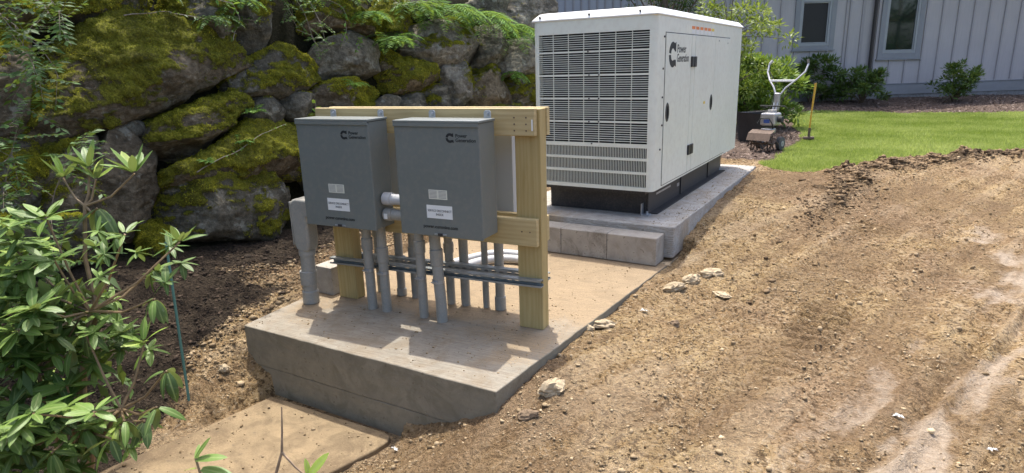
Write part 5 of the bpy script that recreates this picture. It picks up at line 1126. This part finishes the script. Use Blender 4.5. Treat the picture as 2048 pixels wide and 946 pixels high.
# inner shaded foliage
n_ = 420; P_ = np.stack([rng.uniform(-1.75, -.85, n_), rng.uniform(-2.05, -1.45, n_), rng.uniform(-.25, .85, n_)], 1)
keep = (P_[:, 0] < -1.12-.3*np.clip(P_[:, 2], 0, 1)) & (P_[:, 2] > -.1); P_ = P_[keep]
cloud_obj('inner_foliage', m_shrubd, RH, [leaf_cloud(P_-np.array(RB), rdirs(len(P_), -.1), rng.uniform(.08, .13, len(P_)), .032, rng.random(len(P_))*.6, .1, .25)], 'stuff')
lv = [LM[0, c_] for c_ in range(4)]; LV = []; 
for me_ in lv:
    a_ = np.zeros(len(me_.vertices)*3, np.float32); me_.vertices.foreach_get('co', a_); LV.append(a_.reshape(-1, 3))
nf_ = len(lv[0].polygons); LF = np.zeros(nf_*4, np.int32); lv[0].loops.foreach_get('vertex_index', LF); LF = LF.reshape(-1, 4); ma_ = np.zeros(len(LV[0]), np.float32); lv[0].attributes['mid'].data.foreach_get('value', ma_)
for gi, mi in enumerate((0, 1, 3, 1, 0, 1, 2)):
    Vs = []; Fs = []; Ms = []; k0 = 0
    for q in range(9 if mi == 2 else 22):
        x, y, z_, k, l = random.choice([q_ for q_ in WH[5:] if q_[0] < -.8 and not q_[3] == 'x']); p = Vector((x+random.uniform(-.25, .02), y+random.uniform(-.12, .12), z_+random.uniform(-.16, .05)))
        ph = random.uniform(0, 6.28); ax2 = Vector((random.uniform(-.3, .5), random.uniform(-.5, .2), 1)).normalized(); u_ = ax2.orthogonal().normalized(); v_ = ax2.cross(u_)
        for j in range(8):
            a = ph+2.4*j; el = random.uniform(-.5, .7); d = (u_*math.cos(a)+v_*math.sin(a))*math.cos(el)+ax2*math.sin(el); xx = d.normalized(); yy = Vector((0, 0, 1)).cross(xx).normalized(); zz = xx.cross(yy)
            M3 = np.array([xx, yy, zz]); L_2 = l*random.uniform(.6, 1.05); Vs.append((LV[random.randrange(4)]*np.array([1, random.uniform(.85, 1.2), 1])*L_2)@M3+np.array(p-RB)); Fs.append(LF+k0); Ms.append(ma_); k0 += len(ma_)
    me_ = fastmesh('back_foliage', np.concatenate(Vs), np.concatenate(Fs), None, True); setattr_(me_, 'mid', np.concatenate(Ms)); o = link('back_foliage', me_, m_rh[mi], RH); o['kind'] = 'stuff'
# foreground sprig
m_twig = paint('pale_twig_bark', (.27, .19, .12), .8, .35, 40, bmp=.4)
SP = thing('rhododendron_sprig', 'bare forked twig with a few pale leaves at the bottom edge', 'twig', (.20, -2.10, .20))
MB().tube([(0, 0, -.5), (.0, .0, .1), (.03, .035, .225), (.045, .045, .275), (.04, .06, .33), (.035, .075, .40)], [.005, .005, .0045, .004, .0028, .0016], 7).build('twig', m_twig, SP)
MB().tube([(.045, .045, .275), (.085, .05, .235), (.125, .06, .20)], [.004, .003, .003], 6).build('twig', m_twig, SP)
for b_, d, l, mi, ci in (((.125, .06, .20), (-.3, .3, -.9), .07, 2, 1), ((.12, .06, .205), (-.25, .2, .9), .055, 2, 0), ((.12, .06, .21), (.55, .4, .75), .09, 2, 0), ((.125, .06, .2), (-.8, -.1, .15), .06, 1, 1)): place_leaf(SP, Vector(b_), Vector(d), .6, l, mi, ci)
SQ = thing('rhododendron_shoot', 'leafy shoot rising from the bottom edge left of the bare twig', 'twig', (.02, -2.15, .18))
MB().tube([(.06, -.05, -.5), (.03, -.02, .05), (.0, .0, .20), (-.03, .01, .26)], [.006, .005, .004, .003], 7).build('twig', m_stemr, SQ)
for b_, d, l, mi, ci in (((-.03, .01, .26), (.5, .5, .9), .075, 0, 0), ((-.03, .01, .255), (.9, .3, .25), .10, 1, 1), ((-.01, .01, .23), (1, .2, .0), .11, 1, 1), ((-.02, .0, .235), (-.8, 0, -.2), .06, 2, 1), ((0, 0, .21), (.3, -.6, -.5), .06, 2, 2), ((-.03, .01, .25), (-.3, .5, .5), .05, 1, 0)): place_leaf(SQ, Vector(b_), Vector(d), .3, l, mi, ci)
st = thing('plant_stake', 'thin green plant stake leaning beside the rhododendron', 'stake', (-1.66, -1.03, gz(-1.66, -1.03)-.03)); MB().tube([(0, 0, 0), (-.10, .10, .60-st.location.z)], .0075, 8).build('rod', m_stake, st)

# ------------------------------------------------------------------ loose stones, scraps, clods, chips, grass
ICO = bmesh.new(); bmesh.ops.create_icosphere(ICO, subdivisions=1, radius=1); ICO_V = np.array([v.co[:] for v in ICO.verts]); ICO_F = np.array([[v.index for v in f_.verts] for f_ in ICO.faces]); ICO.free()
def stone(label, x, y, sx, sy, sz, rz, group='loose stones on the dirt', mat=None, dz=0.):
    b_ = bmesh.new(); bmesh.ops.create_icosphere(b_, subdivisions=4, radius=1); so_ = Vector((x*7, y*3, rz*5))
    for v in b_.verts:
        c = v.co.copy(); c = Vector([math.copysign(abs(q)**.55, q) for q in c]); c.normalize(); c *= 1+.0
        a = mnoise.noise(c*1.3+so_)*.35+mnoise.noise(c*3.1+so_)*.18+mnoise.noise(c*8+so_)*.07-abs(mnoise.noise(c*2.2-so_))*.25
        v.co = v.co*(1+a); v.co.x *= sx; v.co.y *= sy; v.co.z *= sz
    me = bpy.data.meshes.new('stone'); b_.to_mesh(me); b_.free(); autosmooth(me, 28); setattr_(me, 'moss', np.zeros(len(me.vertices)))
    o = link('stone', me, mat or m_fieldstone); o.location = (x, y, gz(x, y)+sz*.45+dz); o.rotation_euler = (random.uniform(-.2, .2), random.uniform(-.2, .2), rz); return tag(o, label, 'stone', group)
stone('flat tan stone, leftmost of the trio on the dirt below the generator', .71, .97, .075, .05, .035, .3)
stone('tan stone in the middle of the trio on the dirt', .80, 1.11, .07, .045, .04, .8)
stone('tan stone, rightmost of the trio on the dirt', .91, 1.26, .075, .05, .036, .4)
stone('low pale stone just right below the trio', 1.02, .99, .06, .04, .02, .2)
stone('ochre wedge stone near the slab corner', .46, -.60, .075, .05, .05, 1.0)
stone('pale stone touching the slab edge near the post', .43, .30, .065, .04, .03, .6)
stone('small stone left of the one touching the slab edge', .37, .19, .03, .025, .02, .2)
stone('dark clod stone under the ochre wedge stone', .42, -.80, .05, .03, .025, .3, mat=m_darkstone)
stone('pale pebble on the soil left of the slab face', -1.62, -.80, .035, .025, .025, .5)
stone('pale pebble in the corner of slab and lower slab', -1.27, -.80, .028, .022, .03, .1, dz=.01)
stone('round stone at the foot of the block row', .52, 1.52, .05, .035, .03, .1)
stone('small brown stone on the dirt right of the slab', .82, .47, .028, .03, .025, .1, mat=m_darkstone)
for (lab, x, y, s_) in (('white scrap of plastic on the dirt below the trio of stones', .60, .60, .07), ('white chalky scrap pressed into the wheel track', 1.95, -.14, .06), ('white smear beside the wheel track near the right edge', 2.28, -.22, .05), ('white scrap at the corner of the lower slab', -.30, -.88, .05)):
    rs = random.Random(int(x*100)); m_ = 22; V = [(0, 0, .008)]; F = []
    rad_ = [.65*s_*rs.uniform(.25, .75)*(1 if a % 3 else .5) for a in range(m_)]
    for q in (.35, .7, 1.):
        for a in range(m_): V.append((q*rad_[a]*math.cos(a*6.283/m_)*1.2, q*rad_[a]*.6*math.sin(a*6.283/m_), .004+rs.uniform(0, .012)))
    F = [(0, 1+a, 1+(a+1) % m_) for a in range(m_)]+[(1+r_*m_+a, 1+(r_+1)*m_+a, 1+(r_+1)*m_+(a+1) % m_) for r_ in range(2) for a in range(m_)]+[(1+r_*m_+a, 1+(r_+1)*m_+(a+1) % m_, 1+r_*m_+(a+1) % m_) for r_ in range(2) for a in range(m_)]
    o = link('plastic_scrap', fastmesh('scrap', V, F, None, True), m_paper); o.location = (x, y, gz(x, y)+.006); tag(o, lab, 'scrap', 'white scraps')

OV = np.array([(1, 0, 0), (-1, 0, 0), (0, 1, 0), (0, -1, 0), (0, 0, 1), (0, 0, -1)], float); OF = np.array([(0, 2, 4), (2, 1, 4), (1, 3, 4), (3, 0, 4), (2, 0, 5), (1, 2, 5), (3, 1, 5), (0, 3, 5)])
def scatter(name, mat, pts, size, label, cat, flat=(.55, .9), tone=None, tiny=False):
    IV, IF = (OV, OF) if tiny else (ICO_V, ICO_F); nv = len(IV)
    n_ = len(pts); sc = rng.uniform(.6, 1.2, (n_, 3))*size[:, None]; sc[:, 2] *= rng.uniform(*flat, n_)
    jit = 1+rng.normal(size=(n_, nv, 1))*.25; a = rng.uniform(0, 6.283, n_); ca, sa = np.cos(a)[:, None], np.sin(a)[:, None]
    V = IV[None]*jit*sc[:, None, :]; Vx = V[..., 0]*ca-V[..., 1]*sa; Vy = V[..., 0]*sa+V[..., 1]*ca
    V = np.stack([Vx, Vy, V[..., 2]], -1)+pts[:, None, :]
    F = IF[None]+(np.arange(n_)*nv)[:, None, None]
    t_ = np.clip((tone if tone is not None else rng.random(n_)), 0, 1)
    return tag(link(name, fastmesh(name, V.reshape(-1, 3), F.reshape(-1, 3), np.repeat(t_, nv)), mat), label, cat, kind='stuff')
def ok_pt(x, y):
    return (polysd(x, y, SLAB) < -.01) & (polysd(x, y, PAD) < -.01) & (polysd(x, y, LOW) < -.01)
# dirt clods
def clods(name, n_, s0, lo, hi, label, tiny, seed):
    x = rng.uniform(-.5, 3.6, n_); y = -1.7+8.0*rng.random(n_)**1.6; h, mk = gzs(x, y)
    cl = np.clip(.30+1.6*fbm(x, y, 1.7, 3, seed), .04, 1); keep = ok_pt(x, y) & (mk['lawn'] < .3) & (mk['mulch'] < .5) & (rng.random(n_) < cl*(1-.85*mk['pale']))
    x, y, h = x[keep], y[keep], h[keep]; s_ = np.clip(s0*np.exp(rng.normal(size=len(x))*.5), lo, hi)
    tone = np.clip(.45+.3*fbm(x, y, 3, 3, seed+3)+rng.normal(size=len(x))*.22, 0, 1)
    return scatter(name, m_clod, np.stack([x, y, h+s_*.4], 1), s_, label, 'dirt clods', (.5, 1.), tone, tiny)
clods('dirt_crumbs', 70000, .0042, .002, .010, 'fine tan dirt crumbs strewn over the bare ground', True, 50)
clods('dirt_clods', 7000, .007, .005, .016, 'larger tan dirt clods lying about the bare ground', False, 54)
# sod clods on the berm
n_ = 26000; u = rng.uniform(0, 1, n_); seg = np.array(BERM); k = np.minimum((u*7.5).astype(int), 7); f_ = u*7.5-k; x = seg[k, 0]*(1-f_)+seg[k+1, 0]*f_+rng.normal(size=n_)*.14; y = seg[k, 1]*(1-f_)+seg[k+1, 1]*f_+rng.normal(size=n_)*.14
h, mk = gzs(x, y); far = sstep(2.2, 5, y); keep = (mk['lawn'] < .5) & (rng.random(n_) < (.03+.8*far)*np.clip(.4+fbm(x, y, 3, 3, 71)*1.6, .03, 1)); x, y, h, far = x[keep], y[keep], h[keep], far[keep]
s_ = np.clip(.0075*np.exp(rng.normal(size=len(x))*.55)*(1+.6*far), .003, .035)
scatter('sod_clods', m_sodclod, np.stack([x, y, h+s_*.2], 1), s_, 'dark turned sod clods heaped along the lawn edge', 'dirt clods', (.4, .8))
# dark litter at the wall foot and gravel by the conduit
n_ = 9000; x = rng.uniform(-3.0, -1.2, n_); y = rng.uniform(-1.9, .9, n_); h, mk = gzs(x, y); keep = ok_pt(x, y) & (mk['dark'] > .25) & (wall_side(x, y) > .05); x, y, h = x[keep], y[keep], h[keep]
s_ = np.clip(.006*np.exp(rng.normal(size=len(x))*.5), .002, .03); scatter('forest_litter', m_darkclod, np.stack([x, y, h+s_*.2], 1), s_, 'dark soil crumbs and leaf litter at the wall foot', 'litter', (.3, .8))
n_ = 9000; x = rng.uniform(-2.5, -1.5, n_); y = rng.uniform(-.9, 2.2, n_); h, mk = gzs(x, y); keep = ok_pt(x, y) & (mk['dark'] < .6); x, y, h = x[keep], y[keep], h[keep]
s_ = np.clip(.0055*np.exp(rng.normal(size=len(x))*.55), .002, .03); scatter('gravel', m_clod, np.stack([x, y, h+s_*.3], 1), s_, 'lit brown gravel piled left of the concrete slab', 'gravel', (.4, .8), np.clip(rng.normal(size=len(x))*.2+.3, 0, 1))
# crumbs lying on the slabs
n_ = 1500; x = rng.uniform(-1.6, .6, n_); y = rng.uniform(-.75, 1.7, n_); keep = polysd(x, y, SLAB) > .02; x, y = x[keep], y[keep]; s_ = np.clip(.0028*np.exp(rng.normal(size=len(x))*.5), .001, .010)
scatter('slab_crumbs', m_clod, np.stack([x, y, s_*.3], 1), s_, 'small soil crumbs lying on the concrete slab', 'dirt clods', (.3, .7), rng.random(len(x))*.45)
n_ = 520; lx = -.08+.31*rng.random(n_)**.5; ly = rng.uniform(-.16, 3.08, n_); x = GO[0]+lx*math.cos(GA)-ly*math.sin(GA); y = GO[1]+lx*math.sin(GA)+ly*math.cos(GA); s_ = np.clip(.0026*np.exp(rng.normal(size=n_)*.55), .001, .010)
scatter('pad_crumbs', m_clod, np.stack([x, y, .2727+s_*.3], 1), s_, 'soil crumbs sprinkled along the generator pad edge', 'dirt clods', (.3, .8), rng.random(n_)*.5)
n_ = 500; x = rng.uniform(-1.6, -.4, n_); y = rng.uniform(-1.9, -.7, n_); keep = polysd(x, y, LOW) > .015; x, y = x[keep], y[keep]; s_ = np.clip(.003*np.exp(rng.normal(size=len(x))*.6), .001, .012)
scatter('lower_slab_crumbs', m_clod, np.stack([x, y, s_*.4-.40], 1), s_, 'small soil crumbs lying on the lower slab', 'dirt clods', tone=rng.random(len(x))*.5)
# mulch chips
n_ = 26000; x = rng.uniform(-.3, 7.5, n_); y = rng.uniform(5., 18, n_); h, mk = gzs(x, y); keep = (mk['mulch'] > .5) & (mk['lawn'] < .4); x, y, h = x[keep], y[keep], h[keep]; m_ = len(x)
V, F, T = leaf_cloud(np.stack([x, y, h+.008], 1), np.stack([rng.normal(size=m_), rng.normal(size=m_), rng.normal(size=m_)*.25], 1), rng.uniform(.025, .075, m_), rng.uniform(.012, .028, m_), rng.random(m_), .1)
tag(cloud_obj('mulch_chips', m_chip, None, [(V, F, T)]), 'brown shredded bark mulch along the house bed', 'mulch', kind='stuff')
# grass
n_ = 330000; x = rng.uniform(.7, 8.5, n_); y = 4.6+9.5*rng.random(n_)**1.25; keep = gzs(x, y)[1]['lawn'] > .25+.5*rng.random(n_)
keep &= (x-1.53)*1.45+1 < (y+3.2)*1.0+1.6
x, y = x[keep], y[keep]; h, mk = gzs(x, y); m_ = len(x)
bare = np.clip(fbm(x, y, 1.1, 3, 60)*1.3+.15, 0, 1); edge_ = sstep(2.0, .3, polysd(x, y, LAWN)); L = rng.uniform(.03, .065, m_)*(1-.4*edge_*bare)
D_ = rng.normal(size=(m_, 3))*np.array([.45, .45, .1])+np.array([0, 0, 1]); D_ /= np.linalg.norm(D_, axis=1, keepdims=True); S_ = np.stack([-np.sin(a := rng.uniform(0, 6.283, m_)), np.cos(a), np.zeros(m_)], 1)
P_ = np.stack([x, y, h-.004], 1); W2_ = (.0035+.0006*(y-4))[:, None]
V = np.stack([P_-S_*W2_, P_+S_*W2_, P_+D_*L[:, None]], 1).reshape(-1, 3); F = np.arange(m_*3).reshape(-1, 3)
tone = np.clip(.34+.45*fbm(x, y, .9, 4, 61, .6)+.2*rng.normal(size=m_)+.5*edge_*bare, 0, 1)
tag(link('lawn_grass', fastmesh('lawn_grass', V, F, np.repeat(tone, 3)), m_grass), 'mown green lawn grass before the house', 'grass', kind='stuff')

# ------------------------------------------------------------------ trees over the wall (their shade dapples wall and slab)
def canopy(label, loc, th, rx, rz, ncl, nl):
    cl = []
    for k in range(ncl):
        a = random.uniform(0, 6.283); q = math.sqrt(random.random()); cl.append((rx*q*math.cos(a), rx*q*math.sin(a), th+rz*random.uniform(-1, 1)*math.sqrt(1-q*q*.8)))
    return tree('deciduous_tree', label, loc, [(0, 0, -.2), (.1, .05, th*.35), (.0, .1, th*.7), (.05, 0, th)], cl, nl, .15, m_canopy, .55, .14)
canopy('tall tree above the left part of the boulder wall, crown out of view', (-5.7, .2, 2.2), 4.0, 3.3, 1.2, 46, 56)
canopy('tall tree on the bank behind the boulder wall, crown out of view', (-7.2, 6.6, 2.4), 4.4, 2.6, 1.2, 60, 60)
canopy('tall tree left of the camera beyond the rhododendron, crown out of view', (-6.0, -3.6, 2.0), 3.6, 2.6, 1.2, 60, 70)
canopy('broad tree far behind the camera, right one', (10, -13, -.1), 6.5, 4.2, 3.2, 90, 60)
canopy('broad tree far behind the camera, middle one', (1.5, -17, -.1), 6.0, 4.2, 3.2, 90, 60)
canopy('broad tree far behind the camera, left one', (-7, -13, -.1), 6.0, 4.0, 3.0, 90, 60)
canopy('broad tree at the right beyond the lawn, out of view', (23, 7.5, 0), 4.6, 4.2, 3.6, 110, 70)
canopy('broad tree further right of the house, out of view', (20, 13, .2), 4.6, 3.8, 3.4, 100, 70)
